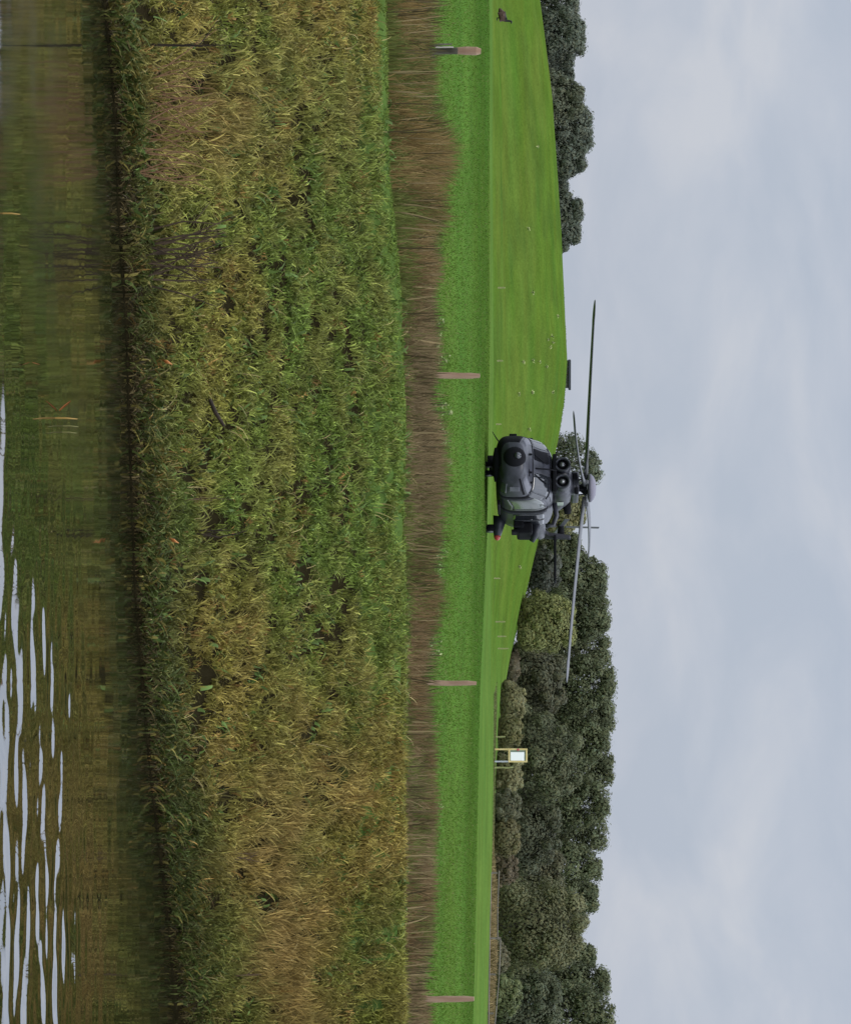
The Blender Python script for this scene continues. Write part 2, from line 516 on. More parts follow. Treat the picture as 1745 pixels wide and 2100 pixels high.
colt *= (1 + (RNG.uniform(0.42, 1.45, (NT, 1)) - 1) * (1 - 0.8 * top)[:, None]) * np.array([1.0, 0.97, 0.85])
nb = RNG.integers(6, 11, NT)
idx = np.repeat(np.arange(NT), nb)
n = len(idx)
sp = 0.034
bx = tx[idx] + RNG.normal(0, sp, n); by = ty[idx] + RNG.normal(0, sp * 1.5, n)
bz = np.maximum(ground(bx, by), 0.0) - 0.01
tall = (0.075 + 0.095 * nzv + 0.17 * wt) * (1 - 0.72 * top)
hb = tall[idx] * RNG.uniform(0.55, 1.3, n)
tl = RNG.uniform(0.2, 1.3, NT); ta = RNG.uniform(0, 6.283, NT)
ln = np.abs(tl[idx] + RNG.normal(0, 0.5, n)) * (1 - 0.5 * wt[idx])
az = ta[idx] + RNG.normal(0, 0.9, n)
cb = colt[idx] * (0.55 + 1.12 * RNG.random((n, 1)) ** 1.3)
wid = RNG.uniform(0.011, 0.027, n) * (1 - 0.35 * wt[idx])
curl = np.clip(RNG.uniform(-0.1, 1.15, n) * (1 - 0.7 * wt[idx]), 0, 1)
Vb, Fb, Tb = blades(bx, by, bz, hb, wid, ln, az, cb, curl)
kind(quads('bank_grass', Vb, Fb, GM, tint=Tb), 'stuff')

# broad leaved weeds and pale straw among the grass
n = 9800
lx, ly, ls = bank_sample(n, 0, 0, 0, 0)
keep = fbm(lx * 1.5, ly * 1.2, 87, 3) > 0.5
lx, ly, ls = lx[keep], ly[keep], ls[keep]; n = len(lx)
straw = RNG.random(n) < 0.30
cl = np.where(straw[:, None], np.array([0.36, 0.29, 0.12]), np.array([0.105, 0.160, 0.040])) * RNG.uniform(0.6, 1.4, (n, 1))
Vb, Fb, Tb = blades(lx, ly, ground(lx, ly), np.where(straw, RNG.uniform(0.10, 0.34, n), RNG.uniform(0.07, 0.2, n)), np.where(straw, RNG.uniform(0.006, 0.012, n), RNG.uniform(0.03, 0.06, n)), RNG.uniform(0.2, 1.5, n), RNG.uniform(0, 6.28, n), cl, RNG.uniform(0, 0.9, n))
kind(quads('bank_weeds', Vb, Fb, GM, tint=Tb), 'stuff')

# broad leaves hanging over the water's edge
n = 13500
lx = RNG.uniform(-13, 13, n)
lpp = lx / 42.0 * FPX + 1050
lpk = 0.25 + 0.75 * np.exp(-((lpp - 130) / 170) ** 2) + 0.75 * np.exp(-((lpp - 1130) / 230) ** 2) + 0.9 * np.exp(-((lpp - 1880) / 300) ** 2)
lx = lx[RNG.random(n) < lpk * (0.15 + 1.1 * vnoise(lx * 2.6, lx * 0 + 4.0, 92))]
n = len(lx)
off = np.abs(RNG.normal(0, 0.36, n)) * (0.4 + 1.2 * fbm(lx * 1.7, lx * 0 + 8.0, 93))
ly = waterline(lx) + 0.02 + off
lz = np.maximum(ground(lx, ly), 0.02)
hh = RNG.uniform(0.05, 0.24, n)
cl = np.where(RNG.random((n, 1)) < 0.7, np.array([0.058, 0.078, 0.018]), c_olive * 0.6) * RNG.uniform(0.6, 1.5, (n, 1))
Vb, Fb, Tb = blades(lx, ly, lz, hh, RNG.uniform(0.018, 0.045, n), RNG.uniform(0.3, 1.6, n), RNG.uniform(0, 6.28, n), cl, RNG.uniform(0, 0.9, n))
kind(quads('waterside_plants', Vb, Fb, GM, tint=Tb), 'stuff')

n = 7600
lx = RNG.uniform(-13, 13, n)
ly = waterline(lx) + np.abs(RNG.normal(0.05, 0.16, n))
lz = np.maximum(ground(lx, ly), 0.01)
cl = np.where(RNG.random((n, 1)) < 0.5, np.array([0.10, 0.075, 0.03]), np.array([0.045, 0.036, 0.016])) * RNG.uniform(0.5, 1.6, (n, 1))
Vb, Fb, Tb = blades(lx, ly, lz, RNG.uniform(0.04, 0.17, n), RNG.uniform(0.008, 0.02, n), RNG.uniform(0.3, 2.0, n), RNG.uniform(0, 6.28, n), cl, RNG.uniform(0, 1.3, n))
kind(quads('trailing_grass', Vb, Fb, GM, tint=Tb), 'stuff')

# tall dead grass along the fence
n = 86000
dx = RNG.uniform(-13.5, 13.5, n); dy = 54.9 - 4.1 * RNG.random(n) ** 1.25
top_tab = [(-200, 910), (0, 912), (100, 898), (200, 888), (290, 922), (340, 924), (380, 908), (450, 912), (520, 898), (600, 893), (900, 900), (1050, 900), (1150, 890), (1300, 885), (1500, 880), (1800, 877), (2100, 868), (2300, 868)]
yp2 = dx / dy * FPX + 1050
ztop = EYE + (np.interp(yp2, [a_[0] for a_ in top_tab], [a_[1] for a_ in top_tab]) + 16 + 8 * sm(yp2, 700, 1100) - HORX) / FPX * 53.3
gz_ = ground(dx, dy)
hh = np.clip(ztop - gz_, 0.12, 0.9) * (0.62 + 0.62 * vnoise(dx * 2.7, dy * 0.5, 16)) * (0.35 + 0.65 * sm(dy, 50.7, 53.0)) * (0.4 + 0.63 * RNG.random(n) ** 0.7) * (0.8 + 0.35 * fbm(dx * 1.5, dy * 1.5, 14)) 
cn = np.clip(2.2 * (fbm(dx * 1.1, dy * 0.5, 15) - 0.5) + 0.5, 0, 1)[:, None]
c_a = np.array([0.165, 0.108, 0.048]); c_b = np.array([0.195, 0.145, 0.074]); c_c = np.array([0.115, 0.130, 0.034])
cd = c_a * (1 - cn) + c_b * cn
lf = ((1 - sm(yp2, 250, 700)) * 0.55)[:, None]
cd = cd * (1 - lf) + np.array([0.235, 0.165, 0.052]) * lf
gr = RNG.random(n) < 0.04 + 0.55 * sm(fbm(dx * 1.0, dy * 0.9, 19, 3), 0.48, 0.62) + 0.5 * (1 - sm(dy, 50.6, 52.0)) + 0.25 * np.exp(-((yp2 - 1090) / 70) ** 2) + 0.3 * np.exp(-((yp2 - 440) / 40) ** 2)
cd[gr] = c_c
cd *= RNG.uniform(0.6, 1.4, (n, 1)) * (0.75 + 0.5 * vnoise(dx * 4.3, dy * 0.9, 18))[:, None]
Vb, Fb, Tb = blades(dx, dy, gz_ - 0.01, hh, RNG.uniform(0.008, 0.018, n), np.abs(RNG.normal(0.15, 0.28, n)), RNG.uniform(0, 6.28, n), cd, np.clip(RNG.normal(0, 0.3, n), 0, 1))
kind(quads('dead_grass', Vb, Fb, GM, tint=Tb), 'stuff')
# single taller stalks, some dark and some bleached, standing out of the strip
m_ = 2100
ix = RNG.choice(n, m_)
cs_ = np.where(RNG.random((m_, 1)) < 0.55, np.array([0.07, 0.055, 0.025]), np.array([0.24, 0.185, 0.09])) * RNG.uniform(0.7, 1.25, (m_, 1))
Vb, Fb, Tb = blades(dx[ix], dy[ix], gz_[ix], np.clip((ztop - gz_)[ix], 0.2, 0.8) * RNG.uniform(0.8, 1.15, m_), RNG.uniform(0.014, 0.026, m_), np.abs(RNG.normal(0.1, 0.15, m_)), RNG.uniform(0, 6.28, m_), cs_, np.clip(RNG.normal(0.0, 0.2, m_), 0, 0.5))
kind(quads('dead_stalks', Vb, Fb, GM, tint=Tb), 'stuff')

n = 23000
dx = RNG.uniform(-13.5, 13.5, n); dy = RNG.uniform(54.6, 56.2, n)
keep = fbm(dx * 1.6, dy * 0.6, 61, 3) > 0.42
dx, dy = dx[keep], dy[keep]; n = len(dx)
yp2 = dx / dy * FPX + 1050
ztop = EYE + (np.interp(yp2, [a_[0] for a_ in top_tab], [a_[1] for a_ in top_tab]) + 20 - HORX) / FPX * 55.4
gz_ = ground(dx, dy)
hh = np.clip(ztop - gz_, 0.1, 0.9) * RNG.uniform(0.5, 1.03, n) * (0.75 + 0.4 * vnoise(dx * 3.1, dx * 0 + 1.0, 62))
cd = np.where(RNG.random((n, 1)) < 0.55, np.array([0.075, 0.125, 0.028]), np.array([0.15, 0.125, 0.045])) * RNG.uniform(0.7, 1.3, (n, 1))
Vb, Fb, Tb = blades(dx, dy, gz_ - 0.01, hh, RNG.uniform(0.008, 0.018, n), np.abs(RNG.normal(0.2, 0.2, n)), RNG.uniform(0, 6.28, n), cd)
kind(quads('fringe_grass', Vb, Fb, GM, tint=Tb), 'stuff')

n = 240000
fy = 55.6 + 73.0 * RNG.random(n) ** 2.3
fx = RNG.uniform(-0.20, 0.20, n) * fy
fm = fbm(fx * 0.5, fy * 0.25, 111, 4)
_w = (sm(fy, 96, 112) * 0.9)[:, None]
cd = (np.array([0.086, 0.152, 0.020]) * (1 - _w) + np.array([0.060, 0.118, 0.014]) * _w) * (0.75 + 0.5 * fm)[:, None] * RNG.uniform(0.82, 1.2, (n, 1))
dry = RNG.random(n) < 0.10
cd[dry] = np.array([0.14, 0.15, 0.045])
Vb, Fb, Tb = blades(fx, fy, ground(fx, fy) - 0.005, RNG.uniform(0.025, 0.07, n) * (0.7 + 0.6 * fm), RNG.uniform(0.008, 0.02, n), RNG.uniform(0.3, 1.6, n), RNG.uniform(0, 6.28, n), cd, segs=2)
kind(quads('field_grass', Vb, Fb, GM, tint=Tb), 'stuff')
n = 7000
hx_ = RNG.uniform(-52, 30, n); hy_ = np.where(RNG.random(n) < 2.0, RNG.uniform(343, 352, n), 0)
keep = (hx_ / hy_ < 0.035) & (fbm(hx_ * 0.5, hy_ * 0.2, 83, 3) > 0.46)
hx_, hy_ = hx_[keep], hy_[keep]; n = len(hx_)
cd = np.array([0.105, 0.155, 0.032]) * RNG.uniform(0.7, 1.35, (n, 1))
Vb, Fb, Tb = blades(hx_, hy_, ground(hx_, hy_) - 0.02, RNG.uniform(0.04, 0.17, n), RNG.uniform(0.03, 0.09, n), np.abs(RNG.normal(1.2, 0.6, n)), RNG.uniform(0, 6.28, n), cd)
kind(quads('hill_grass', Vb, Fb, GM, tint=Tb), 'stuff')

# ------------------------------------------------------------------ trees
TM = leaf_material('tree_leaves', 0.28)
BARK = material('bark', (0.05, 0.042, 0.03), 0.9, (3.0, (0.09, 0.08, 0.06), (1, 1, 0.3)), bump=0.5)
def crown_mesh(w, h, tint, n, leaf, seed, shape=1.0, lobes=None, contrast=0.35, wide=1.25):
    """many small leaf clumps on rounded boughs that cover an egg shaped envelope; w half width, h height, base z=0"""
    r = np.random.default_rng(seed)
    L_ = lobes or 44
    def prof(t):
        return np.where(t > 0.38, np.sqrt(np.clip(1 - ((t - 0.38) / 0.64) ** 2, 0.0, 1)), 0.80 + 0.20 * t / 0.38)
    t_ = r.random(L_) ** 0.62
    an = r.uniform(0, 6.283, L_)
    R = (0.15 + 0.30 * r.random(L_) ** 1.2) * min(w * wide, h * 0.42) * (1.12 - 0.5 * t_)
    zc = np.clip(h * (0.06 + 0.94 * t_), R * 0.5, h - R * 0.95)
    rr = np.maximum(w * wide * prof(zc / h) - R * 0.85, 0) * (0.70 + 0.30 * r.random(L_))
    cs = np.stack([rr * np.cos(an), rr * np.sin(an) * 0.85, zc], -1)
    br = r.uniform(1 - contrast, 1 + contrast, L_)
    m = int(n * 0.66)
    li = r.choice(L_, m, p=R ** 2 / (R ** 2).sum())
    d = r.normal(size=(m, 3)); d[:, 2] += 0.25; d /= np.linalg.norm(d, axis=1)[:, None]
    rad = R[li] * (0.55 + 0.50 * r.random(m) ** 0.5) * (1 + 0.16 * r.normal(size=m))
    c = cs[li] + d * rad[:, None]
    b1 = br[li]
    # leaves of the inner crown, seen through the gaps between boughs
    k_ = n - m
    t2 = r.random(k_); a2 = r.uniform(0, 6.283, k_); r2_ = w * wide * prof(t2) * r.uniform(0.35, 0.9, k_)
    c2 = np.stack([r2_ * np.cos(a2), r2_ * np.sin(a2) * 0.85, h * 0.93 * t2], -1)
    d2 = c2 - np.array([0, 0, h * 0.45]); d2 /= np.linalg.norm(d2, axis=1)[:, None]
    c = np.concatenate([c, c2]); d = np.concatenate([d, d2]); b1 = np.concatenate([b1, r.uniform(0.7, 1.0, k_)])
    c[:, 2] = np.maximum(c[:, 2], 0.05)
    nrm = d + r.normal(0, 0.12, (n, 3)); nrm /= np.linalg.norm(nrm, axis=1)[:, None]
    a_ = np.cross(nrm, r.normal(size=(n, 3))); a_ /= np.linalg.norm(a_, axis=1)[:, None]
    b_ = np.cross(nrm, a_)
    sz = leaf * r.uniform(0.45, 1.25, n)[:, None]
    V = np.stack([c - a_ * sz - b_ * sz * 0.35, c + a_ * sz * 0.2 - b_ * sz * 0.6, c + a_ * sz + b_ * sz * 0.3, c - a_ * sz * 0.1 + b_ * sz * 0.65], 1).reshape(-1, 3)
    F = np.arange(4 * n).reshape(n, 4)
    T = np.array(tint)[None, :] * (b1 * r.uniform(0.88, 1.12, n))[:, None]
    hue = r.normal(0, 0.05, n)
    T[:, 0] *= 1 + hue; T[:, 2] *= 1 - hue
    return V, F, np.repeat(T, 4, 0), cs

def tree(name, Yc, hw, topX, d, tint, label, cat='tree', group=None, n=6500, leaf=None, shape=1.0, trunk=True, baseX=None, seed=None, contrast=0.24, lobes=None, wide=1.25):
    x = (Yc - 1050) / FPX * d
    g = gz(x, d)
    zt = EYE + (topX - HORX) / FPX * d
    h = zt - g
    w = hw / FPX * d
    seed = seed if seed is not None else int(Yc * 13 + topX)
    tr = h * (0.06 if trunk else 0.0)
    root = thing(name, (x, d, g), label, cat, group)
    leaf = leaf or 0.00042 * d
    n = int(n * 2.4)
    V, F, T, cs = crown_mesh(w, h - tr, tint, n, leaf, seed, shape, lobes, contrast, wide)
    V[:, 2] += tr
    quads('crown', V, F, TM, root, tint=T)
    bm = bmesh.new()
    rr = max(0.05, 0.035 * h)
    bm_tube(bm, [(0, 0, -0.1), (0.05 * w, 0, h * 0.25), (-0.05 * w, 0, h * 0.5), (0.02 * w, 0, h * 0.8)], [rr, rr * 0.8, rr * 0.55, rr * 0.15], 8)
    for c in cs[:7]:
        bm_tube(bm, [(0, 0, h * 0.22 + 0.2 * c[2]), (c[0] * 0.5, c[1] * 0.5, c[2] * 0.75 + tr), (c[0], c[1], c[2] + tr)], [rr * 0.5, rr * 0.35, rr * 0.12], 6)
    from_bm('trunk', bm, BARK, root, True)
    return root

HAZED = (0.118, 0.132, 0.092); DARK = (0.118, 0.132, 0.068); OLIVE = (0.150, 0.150, 0.075); LIGHT = (0.210, 0.200, 0.095); WILLOW = (0.205, 0.215, 0.080)  # the hill trees' greyer tint puts distance haze into the leaf colour
# behind the hill, left of the helicopter
HT = 'dark trees standing behind the hill crest'
tree('hill_tree', 15, 62, 1187, 430, HAZED, 'dark grey green tree cut by the left edge behind the hill above the goose', 'tree', HT, wide=1.4, lobes=54)
tree('hill_tree', 82, 56, 1200, 425, HAZED, 'dark round topped tree behind the hill directly right of the edge tree', 'tree', HT, wide=1.4, lobes=54)
tree('hill_tree', 138, 40, 1176, 430, HAZED, 'lower dark tree filling the dip before the broad dome shaped tree on the hill', 'tree', HT, wide=1.4, lobes=54)
tree('hill_tree', 205, 46, 1197, 420, (0.125, 0.135, 0.085), 'olive grey tree forming the left shoulder of the broad dome on the hill', 'tree', HT, wide=1.4, lobes=54)
tree('hill_tree', 266, 60, 1215, 425, HAZED, 'broad dome shaped tree, tallest of the dark trees behind the left hill', 'tree', HT, wide=1.4, lobes=54)
tree('hill_tree', 322, 42, 1203, 420, HAZED, 'dark tree forming the steep right flank of the broad dome on the hill', 'tree', HT, wide=1.4, lobes=54)
tree('hill_tree', 385, 40, 1172, 430, HAZED, 'lowest dark tree in the saddle between two tree groups on the hill', 'tree', HT, wide=1.4, lobes=54)
tree('hill_tree', 433, 36, 1194, 420, HAZED, 'small round dark tree just right of the saddle on the hill', 'tree', HT, wide=1.4, lobes=54)
tree('hill_tree', 478, 34, 1190, 425, HAZED, 'dark tree with a ragged edge near the right end of the hill tree row', 'tree', HT, wide=1.4, lobes=54)
tree('hill_tree', 507, 17, 1163, 420, HAZED, 'narrow small tree ending the hill tree row on the right', 'tree', HT, n=2600)
# round the helicopter
tree('open_tree', 950, 60, 1236, 400, (0.13, 0.145, 0.09), 'loose crowned grey green tree directly behind the rotor hub with sky showing through', 'tree', n=3000, lobes=34, wide=1.15)
tree('willow_bush', 1046, 44, 1200, 320, LIGHT, 'pale olive bushy tree seen between the engine housing and the tail rotor', 'tree', n=5200)
# the wood on the right
WD = 'trees of the wood right of the helicopter'
rw = [(1128, 42, 1190, 400, DARK, 'dark tree at the left end of the wood just behind the tail rotor'),
      (1186, 52, 1243, 400, DARK, 'dark tree whose crown is crossed by the right main rotor blade near the tailplane'),
      (1262, 50, 1250, 395, DARK, 'tall dark tree rising behind the round yellow green willow'),
      (1330, 50, 1252, 400, DARK, 'dark tree above the tip of the right main rotor blade'),
      (1400, 52, 1262, 395, DARK, 'dark tree right of the rotor blade tip with a knobbly flat top'),
      (1465, 50, 1260, 400, DARK, 'highest dark tree of the wood, left of the white board'),
      (1520, 48, 1250, 395, DARK, 'dark tree rising straight above the white board'),
      (1580, 52, 1258, 400, DARK, 'dark bumpy topped tree just right of the white board'),
      (1648, 52, 1250, 395, DARK, 'dark tree midway between the white board and the rail fence'),
      (1712, 50, 1246, 400, DARK, 'dark tree where the wood begins to step down to the right'),
      (1780, 48, 1234, 395, DARK, 'dark tree on the falling skyline above the left end of the rail fence'),
      (1840, 42, 1226, 400, DARK, 'dark tree beside the notch in the skyline of the wood'),
      (1900, 40, 1206, 410, OLIVE, 'olive tree in the bottom of the skyline notch'),
      (1962, 38, 1222, 405, DARK, 'dark tree rising right of the skyline notch'),
      (2015, 46, 1250, 400, DARK, 'tall dark tree second from the right end of the wood'),
      (2080, 52, 1260, 395, DARK, 'tallest dark tree cut by the right end of the picture')]
for Yc, hw, tX, d, c, lab in rw:
    tree('wood_tree', Yc, hw, tX, d, c, lab, 'tree', WD, n=8000, wide=1.5, lobes=60)
FR = 'smaller trees in front of the wood'
tree('willow', 1276, 70, 1180, 300, WILLOW, 'round yellow green willow standing on the hill edge right of the tail rotor', 'tree', n=8500, trunk=False, wide=1.05)
fr = [(1400, 92, 1160, 340, (0.108, 0.108, 0.062), 'brownish dark tree right of the willow in front of the wood'),
      (1555, 105, 1195, 335, (0.115, 0.124, 0.066), 'big dark green tree behind and above the white board'),
      (1705, 85, 1150, 335, (0.100, 0.106, 0.062), 'dull green tree between the white board and the rail fence'),
      (1790, 70, 1160, 340, (0.118, 0.116, 0.064), 'olive brown tree leaning on the big rounded tree by the rail fence'),
      (1895, 105, 1200, 310, OLIVE, 'big rounded olive tree right behind the middle of the rail fence'),
      (2055, 85, 1150, 320, (0.105, 0.116, 0.066), 'dark bushy tree behind the right end of the rail fence')]
for Yc, hw, tX, d, c, lab in fr:
    tree('front_tree', Yc, hw, tX, d, c, lab, 'tree', FR, n=9500, trunk=False, wide=1.1)
SH = 'shrubs along the far edge of the field'
sh = [(1170, 50, 1150, 345, (0.095, 0.10, 0.075), 'grey dark shrub below the tailplane on the hill shoulder'),
      (1368, 36, 1066, 300, (0.17, 0.145, 0.09), 'pale brown shrub at the foot of the willow'),
      (1440, 46, 1078, 255, LIGHT, 'yellow olive shrub nearest left of the white board'),
      (1500, 38, 1072, 250, (0.18, 0.172, 0.075), 'olive shrub touching the left side of the white board'),
      (1590, 46, 1072, 255, LIGHT, 'pale olive shrub touching the right side of the white board'),
      (1655, 36, 1068, 252, (0.13, 0.13, 0.075), 'dull green shrub right of the white board with dark hollows'),
      (1715, 46, 1066, 252, (0.17, 0.155, 0.075), 'olive shrub halfway from the white board to the rail fence'),
      (1780, 40, 1062, 255, (0.14, 0.115, 0.07), 'brown shrub at the left end of the rail fence'),
      (1965, 36, 1045, 240, (0.15, 0.14, 0.08), 'low grey olive shrub behind the middle of the rail fence'),
      (2040, 46, 1072, 245, (0.15, 0.17, 0.075), 'light green leafy shrub behind the right end of the rail fence')]
for Yc, hw, tX, d, c, lab in sh:
    tree('shrub', Yc, hw, tX, d, c, lab, 'shrub', SH, n=4200, trunk=False, lobes=26, wide=1.1)

# ------------------------------------------------------------------ helicopter
PAINT = material('matt_grey_paint', (0.014, 0.015, 0.020), 0.40, (3.5, (0.044, 0.045, 0.058), (1, 0.6, 1.4)), spec=0.42)
LITPAINT = material('pale_lit_grey_paint', (0.075, 0.076, 0.092), 0.45, (3.0, (0.115, 0.116, 0.132), (1, 1, 1)), spec=0.4)  # paler copy of the hull grey, with light from above put into the colour
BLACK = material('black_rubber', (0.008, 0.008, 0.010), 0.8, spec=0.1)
DARKP = material('dark_tail_paint', (0.018, 0.018, 0.022), 0.7, spec=0.15)
BLADE = material('rotor_blade_paint', (0.060, 0.062, 0.068), 0.5, (2.0, (0.085, 0.085, 0.09), (1, 1, 1)))
GLASS = material('cockpit_glass', (0.018, 0.020, 0.024), 0.06, spec=0.75)
PALEGL = material('door_glass', (0.13, 0.14, 0.13), 0.12, spec=0.7)
METAL = material('bare_metal', (0.25, 0.25, 0.25), 0.4, metallic=0.8)
RED = material('red_lamp_cover', (0.42, 0.06, 0.05), 0.3)
HD = 126.6
hx, hy, _ = P(992, 1001, HD)
HEAD = math.radians(12)
heli = thing('helicopter', (hx, hy, EYE + (992 - HORX) / FPX * HD), 'dark grey military helicopter facing the viewer on the field, four main rotor blades spread', 'helicopter', None, -(math.pi / 2 + HEAD))
heli.scale = (1.03, 1.03, 1.11)
# stations: x forward, half width, bottom, top, squareness
FS = [(4.2, 0.30, 0.66, 1.06, 3.0), (4.14, 0.50, 0.54, 1.16, 3.4), (3.9, 0.70, 0.46, 1.25, 3.8), (3.5, 0.87, 0.40, 1.33, 4.0), (3.05, 0.96, 0.36, 1.42, 4.0), (2.7, 0.98, 0.35, 1.66, 3.6), (2.3, 1.0, 0.35, 1.90, 3.8),
      (1.9, 1.00, 0.35, 2.00, 3.4), (0.6, 1.00, 0.36, 2.04, 3.8), (-1.1, 1.00, 0.38, 2.04, 3.8), (-1.7, 0.93, 0.45, 2.03, 3.4), (-2.4, 0.68, 0.74, 2.0, 2.8), (-3.1, 0.42, 1.08, 1.97, 2.4), (-4.5, 0.32, 1.24, 1.90, 2.2), (-6.3, 0.24, 1.40, 1.86, 2.1), (-7.3, 0.16, 1.50, 1.86, 2.0), (-7.6, 0.05, 1.62, 1.80, 2.0)]
_fx = np.array([s[0] for s in FS][::-1])
def station(x):
    return [np.interp(x, _fx, np.array([s[i] for s in FS][::-1])) for i in range(1, 5)]
def hull(x, th, off=0.0):
    hw, zb, zt, n = station(x)
    c, s = math.cos(th), math.sin(th)
    hh = (zt - zb) / 2
    return Vector((x, (hw + off) * math.copysign(abs(c) ** (2 / n), c), (zb + zt) / 2 + (hh + off) * math.copysign(abs(s) ** (2 / n), s)))
bm = bmesh.new()
xs_ = sorted(set(list(np.linspace(4.2, 1.9, 22)) + [s[0] for s in FS]), reverse=True)
NSEG = 36
rings = [[bm.verts.new(hull(x, 2 * math.pi * k_ / NSEG)) for k_ in range(NSEG)] for x in xs_]
for r0, r1 in zip(rings[:-1], rings[1:]):
    for k_ in range(NSEG):
        bm.faces.new((r0[k_], r0[(k_ + 1) % NSEG], r1[(k_ + 1) % NSEG], r1[k_]))
bm.faces.new(rings[0]); bm.faces.new(rings[-1][::-1])
body = from_bm('fuselage', bm, PAINT, heli, True)
def patch(name, x0, x1, t0, t1, off, mat, parent, thick=0.03, nx_=8, nt_=8):
    """a panel that follows the hull between two stations, proud of it by off"""
    bm = bmesh.new()
    gs = []
    for o_ in (off, off - thick):
        gs.append([[bm.verts.new(hull(x0 + (x1 - x0) * i / nx_, math.radians(t0 + (t1 - t0) * j / nt_), o_)) for j in range(nt_ + 1)] for i in range(nx_ + 1)])
    for g in gs:
        for i in range(nx_):
            for j in range(nt_):
                bm.faces.new((g[i][j], g[i][j + 1], g[i + 1][j + 1], g[i + 1][j]))
    A, B = gs
    for i in range(nx_):
        for j in (0, nt_):
            bm.faces.new((A[i][j], A[i + 1][j], B[i + 1][j], B[i][j]))
    for j in range(nt_):
        for i in (0, nx_):
            bm.faces.new((A[i][j], A[i][j + 1], B[i][j + 1], B[i][j]))
    return from_bm(name, bm, mat, parent, True)
# windscreen: two panes with a dark post between, corner panes, chin panes
patch('windscreen', 3.02, 2.32, 50, 88, 0.012, GLASS, heli)
patch('windscreen', 3.02, 2.32, 117, 138, 0.012, GLASS, heli)
patch('open_window', 3.0, 2.34, 94, 112, 0.014, BLACK, heli)
patch('corner_window', 3.0, 2.40, 27, 47, 0.012, GLASS, heli)
patch('corner_window', 3.0, 2.40, 142, 156, 0.012, GLASS, heli)
patch('windscreen_frame', 3.12, 3.04, 40, 140, 0.010, BLACK, heli)
patch('roof_strip', 2.26, 2.16, 45, 135, 0.012, BLACK, heli)
patch('chin_shade', 4.08, 3.0, 160, 275, 0.012, BLACK, heli, nt_=18)  # black patch that paints the shade on the lower nose
patch('belly_shade', 3.9, 3.1, 280, 325, 0.010, DARKP, heli, nt_=10)  # darker patch, shade painted on the lower port side of the nose
patch('chin_window', 3.85, 3.35, -38, -12, 0.010, GLASS, heli)
# doors on both flanks
for sgn in (1, -1):
    def th(a0): return a0 if sgn > 0 else 180 - a0
    dr = patch('cockpit_door', 2.85, 1.25, th(-50), th(38), 0.010, PAINT, heli)
    patch('door_window', 2.7, 1.45, th(-12), th(31), 0.022, PALEGL, dr)
    patch('door_frame', 2.74, 1.42, th(-15), th(-12.5), 0.026, METAL, dr)
    patch('door_frame', 1.46, 1.40, th(-12), th(31), 0.026, METAL, dr)
    patch('door_seal', 1.25, 0.98, th(-55), th(42), 0.012, BLACK, dr)
    patch('door_seal', 3.0, 2.88, th(-50), th(38), 0.012, BLACK, dr)
    cdr = patch('cabin_door', 0.95, -1.05, th(-55), th(36), 0.016, PAINT, heli)
    patch('cabin_window', 0.75, 0.0, th(-10), th(26), 0.028, GLASS, cdr)
    patch('cabin_window', -0.15, -0.9, th(-10), th(26), 0.028, GLASS, cdr)
# nose: sensor ball, dark radome chin, grab panels
bm = bmesh.new()
bm_lathe(bm, [(0.0, 0.20), (0.10, 0.29), (0.22, 0.33), (0.36, 0.31), (0.46, 0.24), (0.52, 0.12), (0.535, 0.0)], (3.86, -0.06, 0.88), (1, 0, 0.05), 24)
ball = from_bm('sensor_turret', bm, BLACK, heli, True)
bm = bmesh.new()
bm_lathe(bm, [(0, 0.10), (0.03, 0.10), (0.035, 0.0)], (4.37, -0.06, 0.98), (1, 0, 0.35), 16)
from_bm('turret_lens', bm, GLASS, ball, True)
bm = bmesh.new()
bm_lathe(bm, [(-0.14, 0.30), (-0.10, 0.52), (0.05, 0.56), (0.16, 0.50), (0.22, 0.2)], (3.35, 0, 0.42), (0, 0, 1), 28)
from_bm('radome', bm, BLACK, heli, True)
for c_, s_ in (((3.80, 0.42, 1.00), (0.22, 0.20, 0.10)), ((3.70, 0.55, 1.14), (0.22, 0.12, 0.09)), ((3.62, -0.50, 1.22), (0.2, 0.14, 0.08)), ((3.66, 0.66, 0.86), (0.22, 0.14, 0.26)), ((3.52, 0.30, 1.30), (0.2, 0.22, 0.06))):
    bm = bmesh.new()
    bm_box(bm, c_, s_, None, 0.02)
    from_bm('nose_fitting', bm, BLACK, heli)
bm = bmesh.new(); bm_tube(bm, [(2.95, 0.02, 1.44), (2.75, 0.02, 1.95), (2.6, 0.02, 2.1)], [0.03, 0.022, 0.012], 6); from_bm('wire_cutter', bm, BLACK, heli)
bm = bmesh.new(); bm_box(bm, (2.1, -1.02, 1.28), (0.5, 0.14, 0.3), None, 0.04); from_bm('side_box', bm, BLACK, heli)
bm = bmesh.new(); bm_box(bm, (2.9, -1.0, 0.85), (0.3, 0.12, 0.22), None, 0.03); from_bm('side_box', bm, BLACK, heli)
bm = bmesh.new(); bm_tube(bm, [(0.5, 0.6, 2.06), (0.5, 1.0, 2.12), (0.5, 1.3, 2.02), (0.5, 1.34, 1.8)], [0.08, 0.075, 0.07, 0.09], 10); from_bm('hoist_arm', bm, PAINT, heli, True)
bm = bmesh.new(); bm_box(bm, (1.7, 0.98, 0.45), (1.5, 0.16, 0.08), None, 0.02); from_bm('step', bm, BLACK, heli)
for k_, (x_, y_) in enumerate(((3.62, 0.30), (3.55, -0.28), (3.3, 0.55))):
    bm = bmesh.new(); bm_box(bm, (x_, y_, 1.34), (0.12, 0.05, 0.10), None, 0.01); from_bm('vent_scoop', bm, BLACK, heli)
